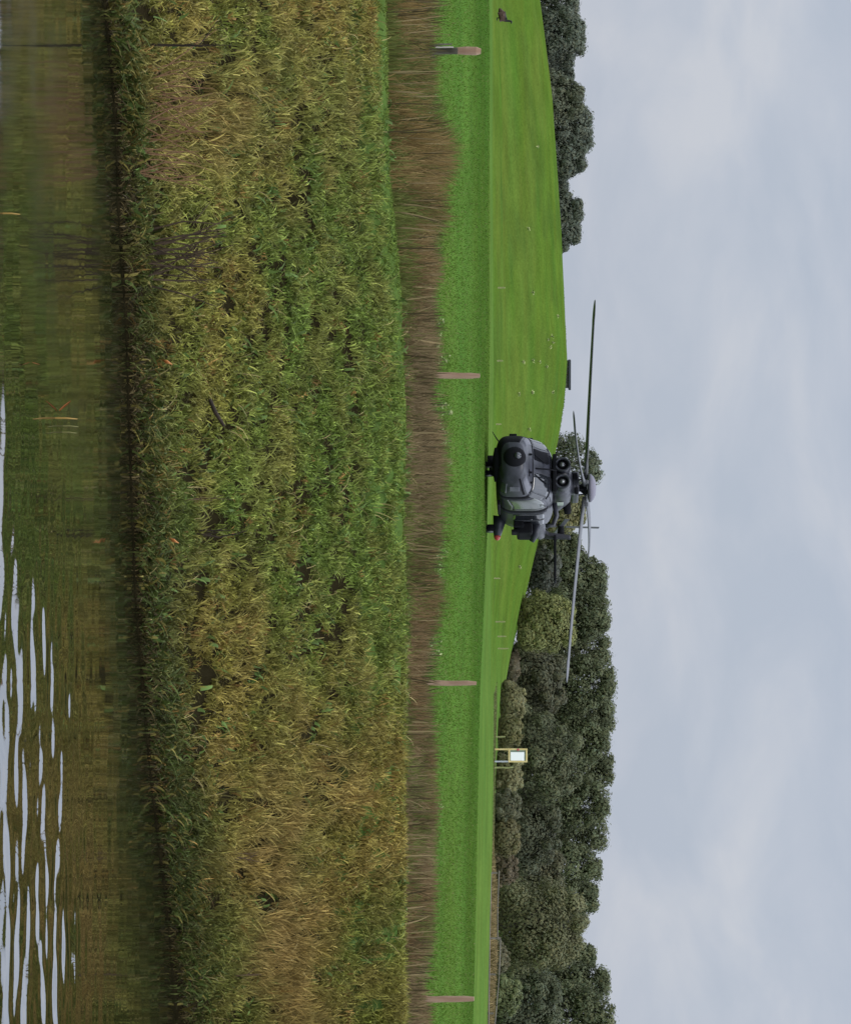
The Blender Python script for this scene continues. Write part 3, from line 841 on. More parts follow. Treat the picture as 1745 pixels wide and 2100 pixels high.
# panel seams, and pale patches that paint top light onto nose and roof
patch('cheek_groove', 4.02, 3.2, 14, 22, 0.010, BLACK, heli)
patch('lit_nose_patch', 3.95, 3.15, 28, 62, 0.010, LITPAINT, heli)
patch('lit_nose_patch', 3.95, 3.15, 118, 150, 0.010, LITPAINT, heli)
patch('lamp_panel', 3.72, 3.52, -4, 8, 0.016, LITPAINT, heli)
patch('roof_panel', 2.12, 1.3, 55, 88, 0.012, LITPAINT, heli)
patch('roof_panel', 2.12, 1.3, 92, 128, 0.012, LITPAINT, heli)
patch('panel_seam', 3.06, 3.02, -60, 35, 0.008, BLACK, heli)
patch('panel_seam', 3.06, 3.02, 145, 240, 0.008, BLACK, heli)
for yy in (0.22, -0.40):
    bm = bmesh.new()
    bm_tube(bm, [(3.0, yy, 1.47), (2.75, yy + 0.12, 1.66), (2.5, yy + 0.2, 1.83)], 0.018, 6)
    from_bm('wiper', bm, BLACK, heli)
bm = bmesh.new()
bm_tube(bm, [(3.75, -0.55, 0.5), (3.85, -0.75, 0.36), (3.9, -0.92, 0.26)], [0.025, 0.018, 0.01], 6)
from_bm('aerial', bm, BLACK, heli)
# engine housing and roof
bm = bmesh.new()
def ring(x, hw, zb, zt, n_=3.0, seg=24):
    o = []
    for k_ in range(seg):
        a_ = 2 * math.pi * k_ / seg
        c, s = math.cos(a_), math.sin(a_)
        o.append(bm.verts.new((x, hw * math.copysign(abs(c) ** (2 / n_), c), (zb + zt) / 2 + (zt - zb) / 2 * math.copysign(abs(s) ** (2 / n_), s))))
    return o
rr = [ring(*a_) for a_ in [(1.95, 0.46, 1.98, 2.40), (1.7, 0.56, 1.95, 2.48), (0.9, 0.56, 1.95, 2.58), (-0.3, 0.48, 1.95, 2.58), (-1.0, 0.42, 1.95, 2.48), (-1.9, 0.34, 1.95, 2.3), (-2.7, 0.16, 1.93, 2.10)]]
for r0, r1 in zip(rr[:-1], rr[1:]):
    for k_ in range(24):
        bm.faces.new((r0[k_], r0[(k_ + 1) % 24], r1[(k_ + 1) % 24], r1[k_]))
bm.faces.new(rr[0]); bm.faces.new(rr[-1][::-1])
cowl = from_bm('engine_housing', bm, PAINT, heli, True)
for yy in (0.27, -0.27):
    bm = bmesh.new()
    bm_lathe(bm, [(0.0, 0.25), (0.36, 0.24), (0.42, 0.225), (0.43, 0.19), (0.40, 0.16), (0.10, 0.15), (0.09, 0.0)], (1.82, yy, 2.27), (1, 0, 0), 24)
    ik = from_bm('engine_intake', bm, PAINT, heli, True)
    bm = bmesh.new()
    bm_lathe(bm, [(0.0, 0.168), (0.02, 0.168), (0.03, 0.0)], (2.14, yy, 2.27), (1, 0, 0), 20)
    from_bm('intake_opening', bm, BLACK, ik, True)
    bm = bmesh.new()
    bm_lathe(bm, [(0.0, 0.09), (0.06, 0.07), (0.10, 0.0)], (2.17, yy, 2.27), (1, 0, 0), 12)
    from_bm('intake_hub', bm, METAL, ik, True)
    bm = bmesh.new()
    bm_tube(bm, [(-1.0, yy * 0.9, 2.42), (-1.3, yy * 1.5, 2.46), (-1.4, yy * 1.8, 2.47)], [0.13, 0.12, 0.11], 14)
    from_bm('exhaust', bm, BLACK, heli, True)
bm = bmesh.new()
bm_box(bm, (2.05, 0.0, 2.05), (0.4, 1.2, 0.12), None, 0.03)
from_bm('roof_panel', bm, BLACK, heli)
bm = bmesh.new()
bm_box(bm, (0.1, 0.0, 2.66), (1.5, 0.72, 0.22), None, 0.06)
bm_box(bm, (0.75, 0.22, 2.58), (0.3, 0.3, 0.18), None, 0.04)
from_bm('gearbox_fairing', bm, PAINT, heli)
bm = bmesh.new()
bm_box(bm, (0.9, -0.18, 2.66), (0.10, 0.2, 0.12), None, 0.02)
from_bm('fairing_vent', bm, BLACK, heli)
bm = bmesh.new()
bm_box(bm, (0.9, 0.28, 2.70), (0.10, 0.22, 0.10), None, 0.02)
from_bm('fairing_vent', bm, BLACK, heli)
bm = bmesh.new()
bm_box(bm, (0.25, 0.56, 2.22), (0.34, 0.05, 0.2), None, 0.015)
from_bm('bright_gap_patch', bm, material('pale_gap_green', (0.48, 0.54, 0.46), 0.5), heli)  # pale block added to imitate a bright gap beside the engine housing
# rotor
rot = bpy.data.objects.new('main_rotor', None); COL.objects.link(rot); rot.parent = heli
rot.location = (0, 0, 2.97)
bm = bmesh.new()
bm_lathe(bm, [(-0.45, 0.17), (-0.30, 0.13), (-0.15, 0.11), (-0.05, 0.2), (0.03, 0.26), (0.05, 0.1)], (0, 0, 0), (0, 0, 1), 20)
for a_ in (0.4, 2.5, 4.6):
    bm_tube(bm, [(0.3 * math.cos(a_), 0.3 * math.sin(a_), -0.42), (0.27 * math.cos(a_), 0.27 * math.sin(a_), -0.05)], 0.025, 6)
# the mast is a child of the helicopter's rotor group
from_bm('mast', bm, BLACK, rot, True)
bm = bmesh.new()
bm_lathe(bm, [(0.06, 0.30), (0.10, 0.44), (0.16, 0.45), (0.24, 0.36), (0.30, 0.22), (0.32, 0.0)], (0, 0, 0), (0, 0, 1), 24)
from_bm('hub_cap', bm, material('hub_grey', (0.13, 0.12, 0.15), 0.5), rot, True)
Rw2l = Matrix.Rotation(-heli.rotation_euler.z, 3, 'Z')
def blade_mesh(direction, tipdz, bow):
    """direction: unit vector in world xy; the blade keeps its paddle tip"""
    d = Rw2l @ Vector(direction).normalized()
    s = Vector((0, 0, 1)).cross(d).normalized()
    bm = bmesh.new()
    L_ = 6.4
    prof = [(0.30, 0.08, 0.06), (0.75, 0.07, 0.06), (0.95, 0.16, 0.045), (1.3, 0.205, 0.036), (5.4, 0.205, 0.032), (5.65, 0.215, 0.032), (5.8, 0.29, 0.030), (6.1, 0.28, 0.026), (6.3, 0.21, 0.02), (6.4, 0.10, 0.014)]
    prev = None
    fine = []
    for (a0, w0, t0), (a1, w1, t1) in zip(prof[:-1], prof[1:]):
        m_ = max(1, int((a1 - a0) / 0.4))
        for i in range(m_):
            f_ = i / m_
            fine.append((a0 + (a1 - a0) * f_, w0 + (w1 - w0) * f_, t0 + (t1 - t0) * f_))
    fine.append(prof[-1])
    for r_, w_, t_ in fine:
        q = r_ / L_
        c = d * r_ + Vector((0, 0, tipdz * q + bow * (q * q - q)))
        tw = 0.10 + 0.10 * (1 - q)
        rg = []
        for k_ in range(8):
            a_ = 2 * math.pi * k_ / 8
            u_, v_ = math.cos(a_) * w_, math.sin(a_) * t_
            rg.append(bm.verts.new(c + s * u_ + Vector((0, 0, v_ + u_ * tw))))
        if prev:
            for k_ in range(8):
                bm.faces.new((prev[k_], prev[(k_ + 1) % 8], rg[(k_ + 1) % 8], rg[k_]))
        else:
            bm.faces.new(rg[::-1])
        prev = rg
    bm.faces.new(prev)
    bm_box(bm, d * 0.55 + Vector((0, 0, 0.02)), (0.12, 0.12, 0.12), None, 0.02)
    return bm
ph = math.radians(19.5)
for dv, dz, bow in (((-math.cos(ph), math.sin(ph), 0), 0.32, 0.05), ((math.cos(ph), -math.sin(ph), 0), -0.58, 0.12),
                    ((-math.sin(ph), -math.cos(ph), 0), -0.42, 0.25), ((math.sin(ph), math.cos(ph), 0), 0.22, -0.25)):
    from_bm('rotor_blade', blade_mesh(dv, dz, bow), BLADE, rot, True)
# undercarriage
def wheel(name, c, r_, w_, twin=False):
    wr = None
    for o_ in ((-0.14, 0.14) if twin else (0.0,)):
        bm = bmesh.new()
        bm_lathe(bm, [(-w_ / 2, r_ * 0.6), (-w_ / 2, r_ * 0.9), (-w_ * 0.3, r_), (w_ * 0.3, r_), (w_ / 2, r_ * 0.9), (w_ / 2, r_ * 0.6)], (c[0], c[1] + o_, c[2]), (0, 1, 0), 20)
        wr = from_bm(name, bm, BLACK, heli, True)
        bm = bmesh.new()
        bm_lathe(bm, [(-w_ / 2 - 0.01, r_ * 0.3), (-w_ / 2 - 0.005, r_ * 0.55), (w_ / 2 + 0.005, r_ * 0.55), (w_ / 2 + 0.01, r_ * 0.3)], (c[0], c[1] + o_, c[2]), (0, 1, 0), 14)
        from_bm('wheel_rim', bm, METAL, wr, True)
for sy in (1, -1):
    wheel('main_wheel', (-0.9, 1.12 * sy, 0.21), 0.22, 0.2)
    bm = bmesh.new()
    # arm that carries the wheel, tapering outwards from the flank
    bm_tube(bm, [(-0.75, 0.75 * sy, 0.48), (-0.8, 1.02 * sy, 0.44), (-0.85, 1.27 * sy, 0.40), (-0.85, 1.38 * sy, 0.39)], [0.22, 0.17, 0.13, 0.10], 14)
    bm_tube(bm, [(-0.9, 1.10 * sy, 0.42), (-0.9, 1.10 * sy, 0.2)], 0.06, 8)
    sp_ = from_bm('wheel_sponson', bm, PAINT, heli, True)
    bm = bmesh.new()
    bm_lathe(bm, [(0, 0.105), (0.06, 0.095), (0.12, 0.06), (0.15, 0.0)], (-0.85, 1.37 * sy, 0.39), (0, sy, 0), 14)
    from_bm('position_lamp', bm, RED if sy > 0 else material('green_lamp_cover', (0.03, 0.2, 0.08), 0.3), sp_, True)
wheel('nose_wheel', (2.75, 0.0, 0.17), 0.18, 0.13, True)
bm = bmesh.new()
bm_tube(bm, [(2.7, 0, 0.5), (2.75, 0, 0.17)], 0.06, 8)
bm_tube(bm, [(2.4, 0, 0.45), (2.72, 0, 0.25)], 0.03, 8)
from_bm('nose_leg', bm, METAL, heli, True)
# stores carrier on the port flank with a dark pod, and its mirror
for sy in (1, -1):
    bm = bmesh.new()
    bm_tube(bm, [(-0.9, 0.95 * sy, 1.55), (-0.95, 1.35 * sy, 1.50), (-1.0, 1.52 * sy, 1.40)], [0.12, 0.10, 0.08], 10)
    cr = from_bm('stores_carrier', bm, PAINT, heli, True)
    bm = bmesh.new()
    bm_box(bm, (-0.95, 1.20 * sy, 1.20), (1.2, 0.34, 0.46), None, 0.08)
    bm_box(bm, (-0.6, 1.10 * sy, 1.02), (0.9, 0.22, 0.30), None, 0.05)
    bm_box(bm, (-0.6, 1.30 * sy, 0.92), (0.5, 0.10, 0.22), None, 0.03)
    from_bm('equipment_pod', bm, BLACK, cr)
# tail: fin, tailplane, tail rotor
bm = bmesh.new()
fin = [(-6.5, 1.8), (-7.2, 1.98), (-7.6, 2.62), (-7.85, 2.66), (-7.72, 1.95), (-7.55, 1.55), (-6.9, 1.42)]
A = [bm.verts.new((x_, 0.06, z_)) for x_, z_ in fin]; B = [bm.verts.new((x_, -0.06, z_)) for x_, z_ in fin]
bm.faces.new(A); bm.faces.new(B[::-1])
for i in range(len(fin)):
    j = (i + 1) % len(fin)
    bm.faces.new((A[i], A[j], B[j], B[i]))
from_bm('tail_fin', bm, DARKP, heli)
bm = bmesh.new()
bm_box(bm, (-7.35, 0.82, 2.16), (0.55, 1.55, 0.08), None, 0.02)
from_bm('tailplane', bm, BLACK, heli)
bm = bmesh.new()
bm_tube(bm, [(-7.7, 0.05, 2.35), (-7.7, -0.42, 2.35)], [0.12, 0.09], 12)
tr_ = from_bm('tail_rotor_hub', bm, BLACK, heli, True)
for k_ in range(4):
    a_ = math.radians(8 + 90 * k_)
    bm = bmesh.new()
    bm_box(bm, (0.67, 0, 0), (1.06, 0.035, 0.16), None, 0.012)
    M = Matrix.Rotation(-a_ - math.pi / 2, 4, 'Y')
    bmesh.ops.transform(bm, matrix=Matrix.Translation((-7.7, -0.36, 2.35)) @ M, verts=bm.verts)
    from_bm('tail_rotor_blade', bm, BLADE, tr_)

# ------------------------------------------------------------------ fences, board, hut
WOOD = material('weathered_wood', (0.26, 0.160, 0.100), 0.85, (9.0, (0.44, 0.31, 0.21), (1, 1, 0.12)), bump=0.4)
DKWOOD = material('lichened_dark_wood', (0.035, 0.033, 0.018), 0.9, (9.0, (0.17, 0.16, 0.12), (1, 1, 0.25)), bump=0.4)
def stake(name, X0, X1, Y, d, r_, mat, label, group, lean=0.0, pointed=False, seed=0):
    x, y, z1 = P(X1, Y, d)
    g = gz(x, d)
    r0 = random.Random(seed)
    h = z1 - g
    bm = bmesh.new()
    pts = []; rad = []
    for i in range(9):
        f_ = i / 8
        pts.append((lean * h * f_ + r0.uniform(-1, 1) * r_ * 0.10, r0.uniform(-1, 1) * r_ * 0.1, -0.15 + (h + 0.15) * f_))
        rad.append(r_ * (1.08 - 0.12 * f_) * r0.uniform(0.95, 1.05) * (0.72 if i == 8 else 1))
    bm_tube(bm, pts, rad, 10)
    o = from_bm(name, bm, mat, None, False)
    o.location = (x, d, g)
    return tag(o, label, 'post', group)
FP = 'stakes of the near fence above the brown grass'
stake('fence_post', 905, 984, 768, 55.0, 0.045, WOOD, 'brown wooden stake left of the helicopter, nearest to it on that side', FP, 0.02, seed=1)
stake('fence_post', 890, 977, 1400, 55.0, 0.038, WOOD, 'slim grey brown stake below the right rotor blade tip', FP, 0.01, seed=2)
stake('fence_post', 880, 972, 2050, 55.0, 0.044, WOOD, 'wooden stake nearest to the right end of the picture', FP, -0.01, seed=3)
# the odd post at the left: dark ivy-grown shaft with a pale bare top
x, y, zt_ = P(986, 104, 55.0)
g = gz(x, 55.0)
odd = thing('old_post', (x, 55.0, g), 'thick old stump post with pale pinkish top and dark overgrown lower part at left', 'post', FP)
h = zt_ - g
bm = bmesh.new(); bm_tube(bm, [(0, 0, -0.1), (0.01, 0, h * 0.35), (0.0, 0, h * 0.70)], [0.046, 0.042, 0.05], 10); from_bm('dark_shaft', bm, DKWOOD, odd)
bm = bmesh.new(); bm_tube(bm, [(0, 0, h * 0.66), (0.0, 0, h * 0.80), (0.005, 0, h * 0.94), (0.01, 0, h)], [0.045, 0.060, 0.060, 0.038], 12); from_bm('bare_top', bm, WOOD, odd)
bm = bmesh.new(); bm_box(bm, (-0.045, -0.05, h * 0.52), (0.022, 0.015, 0.26), None, 0.004); from_bm('pale_strip', bm, material('pale_bark', (0.42, 0.40, 0.34), 0.8), odd)
bm = bmesh.new(); bm_tube(bm, [(-0.05, -0.02, h * 0.3), (-0.085, -0.03, h * 0.45), (-0.09, -0.03, h * 0.62)], [0.02, 0.016, 0.01], 6)
bm_tube(bm, [(0.03, -0.03, h * 0.3), (0.075, -0.03, h * 0.36), (0.10, -0.03, h * 0.4)], [0.02, 0.02, 0.01], 6); from_bm('twig', bm, DKWOOD, odd)

STAKE = material('pale_stake_wood', (0.20, 0.22, 0.08), 0.85, (4.0, (0.30, 0.30, 0.13), (1, 1, 0.3)))
SP = 'short pale stakes on the lower hillside'
for i, (Y, X0, X1, d) in enumerate([(590, 1014, 1036, 215), (740, 1010, 1031, 212), (870, 1008, 1028, 210), (1186, 1010, 1025, 214), (1275, 1013, 1036, 225), (1305, 1022, 1038, 236), (1330, 1022, 1043, 238), (1511, 1016, 1036, 230)]):
    stake('hill_stake', X0, X1, Y, d, 0.045, STAKE, 'short pale wooden stake on the lower slope of the green hill', SP, 0.0, seed=10 + i)
stake('hill_stake', 1016, 1052, 1574, 228, 0.05, STAKE, 'taller pale stake standing right beside the white board', SP, 0.0, seed=30)

# white board in a yellow frame
d = 228
x, y, z0 = P(1014, 1549, d)
g = gz(x, d)
sg = thing('notice_board', (x, d, g), 'white notice board in a pale yellow frame on two legs at the field edge', 'sign')
top_ = (EYE + (1081 - HORX) / FPX * d) - g
mid_ = (EYE + (1042 - HORX) / FPX * d) - g
hw_ = 12.5 / FPX * d
YEL = material('cream_yellow_paint', (0.58, 0.43, 0.15), 0.6, (3.0, (0.68, 0.57, 0.28), (1, 1, 1)))
WHITE = material('white_sheet', (0.95, 0.95, 0.95), 0.4)
GREYP = material('grey_metal_post', (0.40, 0.43, 0.46), 0.5)
for sx, m_ in ((-1, YEL), (1, GREYP)):
    bm = bmesh.new(); bm_box(bm, (sx * hw_, 0, mid_ * 0.5), (0.09, 0.09, mid_), None, 0.01); from_bm('leg', bm, m_, sg)
bm = bmesh.new()
for sx in (-1, 1):
    bm_box(bm, (sx * hw_, 0, (mid_ + top_) / 2), (0.10, 0.10, top_ - mid_), None, 0.012)
bm_box(bm, (0, -0.003, top_ - 0.05), (2 * hw_ + 0.10, 0.106, 0.10), None, 0.012)
bm_box(bm, (0, -0.003, mid_ + 0.05), (2 * hw_ + 0.10, 0.106, 0.10), None, 0.012)
from_bm('frame', bm, YEL, sg)
bm = bmesh.new(); bm_box(bm, (0, 0.0, (mid_ + top_) / 2), (2 * hw_ - 0.1, 0.03, top_ - mid_ - 0.2)); bp_ = from_bm('backing', bm, material('grey_green_board', (0.20, 0.25, 0.20), 0.6), sg)
bm = bmesh.new(); bm_box(bm, (0.055, -0.03, (mid_ + top_) / 2 - 0.02), (2 * hw_ - 0.22, 0.02, top_ - mid_ - 0.32)); from_bm('sheet', bm, WHITE, bp_)
bm = bmesh.new(); bm_lathe(bm, [(0, 0.075), (0.02, 0.07), (0.025, 0)], (-hw_ + 0.02, -0.056, (mid_ + top_) / 2 + 0.02), (0, -1, 0), 14); from_bm('red_disc', bm, material('red_paint', (0.45, 0.10, 0.10), 0.5), sg)

# rail fence on the right
d = 218
RAIL = material('grey_rail_wood', (0.115, 0.10, 0.08), 0.85, (4.0, (0.19, 0.165, 0.135), (0.2, 1, 1)))
x0, _, _z = P(1003, 1780, d); g = gz(x0, d)
rf = thing('rail_fence', (x0, d, g), 'low weathered rail fence in front of the wood at the right', 'fence')
def rel(X, Y):
    p_ = P(X, Y, d); return (p_[0] - x0, 0, p_[2] - g)
for Y, Xb, Xt in ((1790, 1008, 1022), (1924, 1000, 1027), (1998, 1000, 1016), (2078, 995, 1012), (2150, 995, 1012)):
    b_ = rel(Xb, Y); t_ = rel(Xt, Y)
    bm = bmesh.new(); bm_tube(bm, [(b_[0], 0, b_[2] - 0.25), (t_[0], 0, t_[2])], [0.06, 0.055], 8); from_bm('post', bm, RAIL, rf)
for (Xa, Ya), (Xb, Yb) in (((1023, 1785), (1020, 1860)), ((1020, 1862), (1020, 1922)), ((1026, 1926), (1023, 2000)), ((1023, 2002), (1018, 2060)), ((1018, 2062), (1010, 2150)), ((1007, 1790), (1004, 1924)), ((1004, 1926), (1001, 2150))):
    a_ = rel(Xa, Ya); b_ = rel(Xb, Yb)
    bm = bmesh.new(); bm_tube(bm, [(a_[0], -0.06, a_[2]), (b_[0], -0.06, b_[2])], 0.036, 8); from_bm('rail', bm, RAIL, rf)
# dry bracken round the rails
n = 9000
bx = RNG.uniform((1420 - 1050) / FPX * 222, (2200 - 1050) / FPX * 222, n); by = RNG.uniform(219.5, 236, n)
bz = ground(bx, by)
yp3 = bx / by * FPX + 1050
hh = RNG.uniform(0.15, 0.5, n) * (0.12 + 0.88 * sm(yp3, 1720, 1850)) * (0.5 + fbm(bx * 0.5, by * 0.2, 71))
cb = (np.array([0.21, 0.155, 0.070]) * sm(yp3, 1650, 1800)[:, None] + np.array([0.13, 0.14, 0.05]) * (1 - sm(yp3, 1650, 1800)[:, None])) * RNG.uniform(0.5, 1.35, (n, 1))
Vb, Fb, Tb = blades(bx, by, bz, hh, RNG.uniform(0.05, 0.12, n), RNG.uniform(0.2, 0.9, n), RNG.uniform(0, 6.28, n), cb)
kind(quads('dry_bracken', Vb, Fb, GM, tint=Tb), 'stuff')

# hut on the hill crest
d = 352
x, y, z1 = P(1170, 768, d)
g = gz(x, d)
hut = thing('hut', (x, d, g), 'low dark flat roofed hut on top of the green hill', 'hut', rz=math.radians(4))
hw_ = 28 / FPX * d; h = z1 - g
HUTW = material('dark_boards', (0.055, 0.058, 0.045), 0.85, (3.0, (0.085, 0.085, 0.065), (3, 1, 0.3)))
bm = bmesh.new(); bm_box(bm, (0, 0.9, (h - 0.14) / 2 - 0.3), (hw_ * 2, 1.8, h - 0.14 + 0.6)); from_bm('wall', bm, HUTW, hut)
bm = bmesh.new(); bm_box(bm, (0.06, 0.9, h - 0.10), (hw_ * 2 + 0.24, 2.1, 0.22), None, 0.03); from_bm('roof', bm, material('slate_roof', (0.035, 0.04, 0.045), 0.7), hut)
bm = bmesh.new(); bm_box(bm, (-0.05, -0.02, h * 0.32), (0.12, 0.06, h * 0.7)); from_bm('door_post', bm, material('brown_trim', (0.05, 0.035, 0.022), 0.8), hut)

# ------------------------------------------------------------------ goose
d = 216
x, y, z0 = P(1019, 34, d)
g = gz(x, d)
def skin_body(name, pts, edges, mat, parent=None, sub=2):
    me = bpy.data.meshes.new(name)
    me.from_pydata([p_[:3] for p_ in pts], edges, [])
    o = link(name, me, mat, parent)
    o.modifiers.new('skin', 'SKIN'); o.modifiers.new('sub', 'SUBSURF').levels = sub
    o.modifiers['sub'].render_levels = sub
    sv = me.skin_vertices[0].data
    for i, p_ in enumerate(pts):
        sv[i].radius = (p_[3], p_[3]) if len(p_) == 4 else (p_[3], p_[4])
    sv[0].use_root = True
    return o
GB = material('brown_plumage', (0.055, 0.032, 0.022), 0.8, (9.0, (0.11, 0.07, 0.05), (1, 1, 1)))
GK = material('black_plumage', (0.012, 0.011, 0.010), 0.7)
goose = thing('goose', (x, d, g), 'brown goose with upright black neck facing right on the grass at far left', 'goose', rz=0.0)
goose.scale = (1.12, 1.12, 1.12)
pts = [(0, 0, 0.27, 0.20), (-0.16, 0, 0.25, 0.19), (-0.30, 0, 0.19, 0.12), (-0.42, 0, 0.12, 0.04), (0.12, 0, 0.31, 0.16), (0.20, 0, 0.43, 0.08), (0.22, 0, 0.54, 0.058), (0.225, 0, 0.66, 0.052), (0.25, 0, 0.73, 0.062), (0.30, 0, 0.735, 0.045), (0.37, 0, 0.715, 0.014)]
body_g = skin_body('body', pts, [(0, 1), (1, 2), (2, 3), (0, 4), (4, 5), (5, 6), (6, 7), (7, 8), (8, 9), (9, 10)], GB, goose)
body_g.data.materials.append(GK)
bb = material('goose_plumage', (0.06, 0.035, 0.024), 0.8)
# neck and head black, body brown, chosen by height on the bird itself
t = bb.node_tree; b = t.nodes['Principled BSDF']
tcn = N(t, 'ShaderNodeTexCoord'); sx_ = N(t, 'ShaderNodeSeparateXYZ'); mr = N(t, 'ShaderNodeMapRange'); mx_ = N(t, 'ShaderNodeMix', data_type='RGBA')
mr.inputs['From Min'].default_value = 0.40; mr.inputs['From Max'].default_value = 0.44
mx_.inputs[6].default_value = (0.075, 0.042, 0.030, 1); mx_.inputs[7].default_value = (0.012, 0.011, 0.010, 1)
t.links.new(tcn.outputs['Object'], sx_.inputs[0]); t.links.new(sx_.outputs['Z'], mr.inputs['Value']); t.links.new(mr.outputs[0], mx_.inputs[0]); t.links.new(mx_.outputs[2], b.inputs['Base Color'])
body_g.data.materials.clear(); body_g.data.materials.append(bb)
for sy in (1, -1):
    bm = bmesh.new()
    bm_tube(bm, [(0.05, 0.06 * sy, 0.2), (0.07, 0.06 * sy, 0.08), (0.08, 0.06 * sy, 0.0)], [0.035, 0.018, 0.016], 8)
    bm_tube(bm, [(0.06, 0.06 * sy, 0.01), (0.19, 0.06 * sy, 0.012)], [0.03, 0.05], 6)
    from_bm('leg', bm, GK, goose, True)
    bm = bmesh.new()
    bm_tube(bm, [(0.10, 0.115 * sy, 0.33), (-0.05, 0.14 * sy, 0.31), (-0.24, 0.10 * sy, 0.25), (-0.40, 0.04 * sy, 0.19)], [0.04, 0.075, 0.05, 0.012], 8)
    from_bm('wing', bm, GB, goose, True)

# ------------------------------------------------------------------ weeds, stems, reeds
PALE = np.array([0.34, 0.38, 0.17]); LEAFG = np.array([0.11, 0.20, 0.045])
def weed(name, x, y, z, h, w, nleaf, pal, frac, label, cat, group, seed, leaf=0.04):
    r_ = np.random.default_rng(seed)
    root = thing(name, (x, y, z), label, cat, group)
    bm = bmesh.new()
    for k_ in range(3):
        bm_tube(bm, [(0, 0, -0.03), (r_.normal(0, w * 0.3), r_.normal(0, w * 0.3), h * 0.5), (r_.normal(0, w * 0.6), r_.normal(0, w * 0.6), h * 0.95)], [0.006, 0.005, 0.003], 5)
    from_bm('stem', bm, BARK_G, root)
    n_ = nleaf
    c = np.stack([r_.normal(0, w * 0.55, n_), r_.normal(0, w * 0.55, n_), h * (0.35 + 0.65 * r_.random(n_))], -1)
    nrm = r_.normal(size=(n_, 3)); nrm[:, 2] = np.abs(nrm[:, 2]) + 0.3; nrm[:, 1] -= 0.5; nrm /= np.linalg.norm(nrm, axis=1)[:, None]
    a_ = np.cross(nrm, r_.normal(size=(n_, 3))); a_ /= np.linalg.norm(a_, axis=1)[:, None]; b_ = np.cross(nrm, a_)
    s_ = (leaf * r_.uniform(0.6, 1.4, n_))[:, None]
    V_ = np.stack([c - a_ * s_, c - b_ * s_ * 0.45, c + a_ * s_, c + b_ * s_ * 0.45], 1).reshape(-1, 3)
    T_ = np.where(r_.random((n_, 1)) < frac, pal, LEAFG) * r_.uniform(0.7, 1.3, (n_, 1))
    quads('leaves', V_, np.arange(4 * n_).reshape(n_, 4), TM, root, tint=np.repeat(T_, 4, 0))
    return root
BARK_G = material('green_stem', (0.10, 0.12, 0.04), 0.8)
WG = 'pale leaved weeds along the top of the brown grass'
spots = [(150, 878), (180, 880), (195, 893), (230, 885), (275, 890), (660, 905), (690, 900), (712, 897), (735, 917), (830, 915), (845, 922), (870, 905), (890, 912), (905, 925), (948, 922), (1110, 905), (1130, 912), (1145, 900), (1165, 908), (1180, 898), (1195, 910), (1210, 900), (1225, 905), (1255, 897), (1320, 903), (1340, 900), (1585, 878), (1615, 886), (1655, 905), (1735, 862), (2010, 846)]
for i, (Y, X) in enumerate(spots):
    d = 54.9 + 0.5 * random.random()
    x, y, z1 = P(X + 6, Y, d)
    g = gz(x, d)
    weed('weed', x, y, g, max(0.2, z1 - g), 0.055, 34, PALE, 0.42, 'small weed with pale leaves sticking out of the top of the brown grass strip', 'weed', WG, 100 + i, 0.026)
HG = 'small pale weeds scattered on the green hill'
hs_ = [(690, 1128), (697, 1121), (702, 1130), (712, 1124), (742, 1068), (740, 1088), (741, 1102), (752, 1116), (808, 1058), (805, 1088), (805, 1130), (880, 1080), (1162, 1062), (648, 1140), (300, 1098), (470, 1078), (600, 1088)]
for i, (Y, X) in enumerate(hs_):
    # find where on the slope this point lies
    best = None
    for dd in np.arange(208, 350, 1.0):
        xx = (Y - 1050) / FPX * dd
        Xg = HORX + (gz(xx, dd) - EYE) / dd * FPX
        if best is None or abs(Xg - X) < best[0]:
            best = (abs(Xg - X), dd, xx)
    _, dd, xx = best
    weed('hill_weed', xx, dd, gz(xx, dd), 0.24, 0.10, 16, np.array([0.34, 0.37, 0.15]), 0.7, 'tiny pale tuft of weed on the smooth green hillside', 'weed', HG, 200 + i, 0.09)

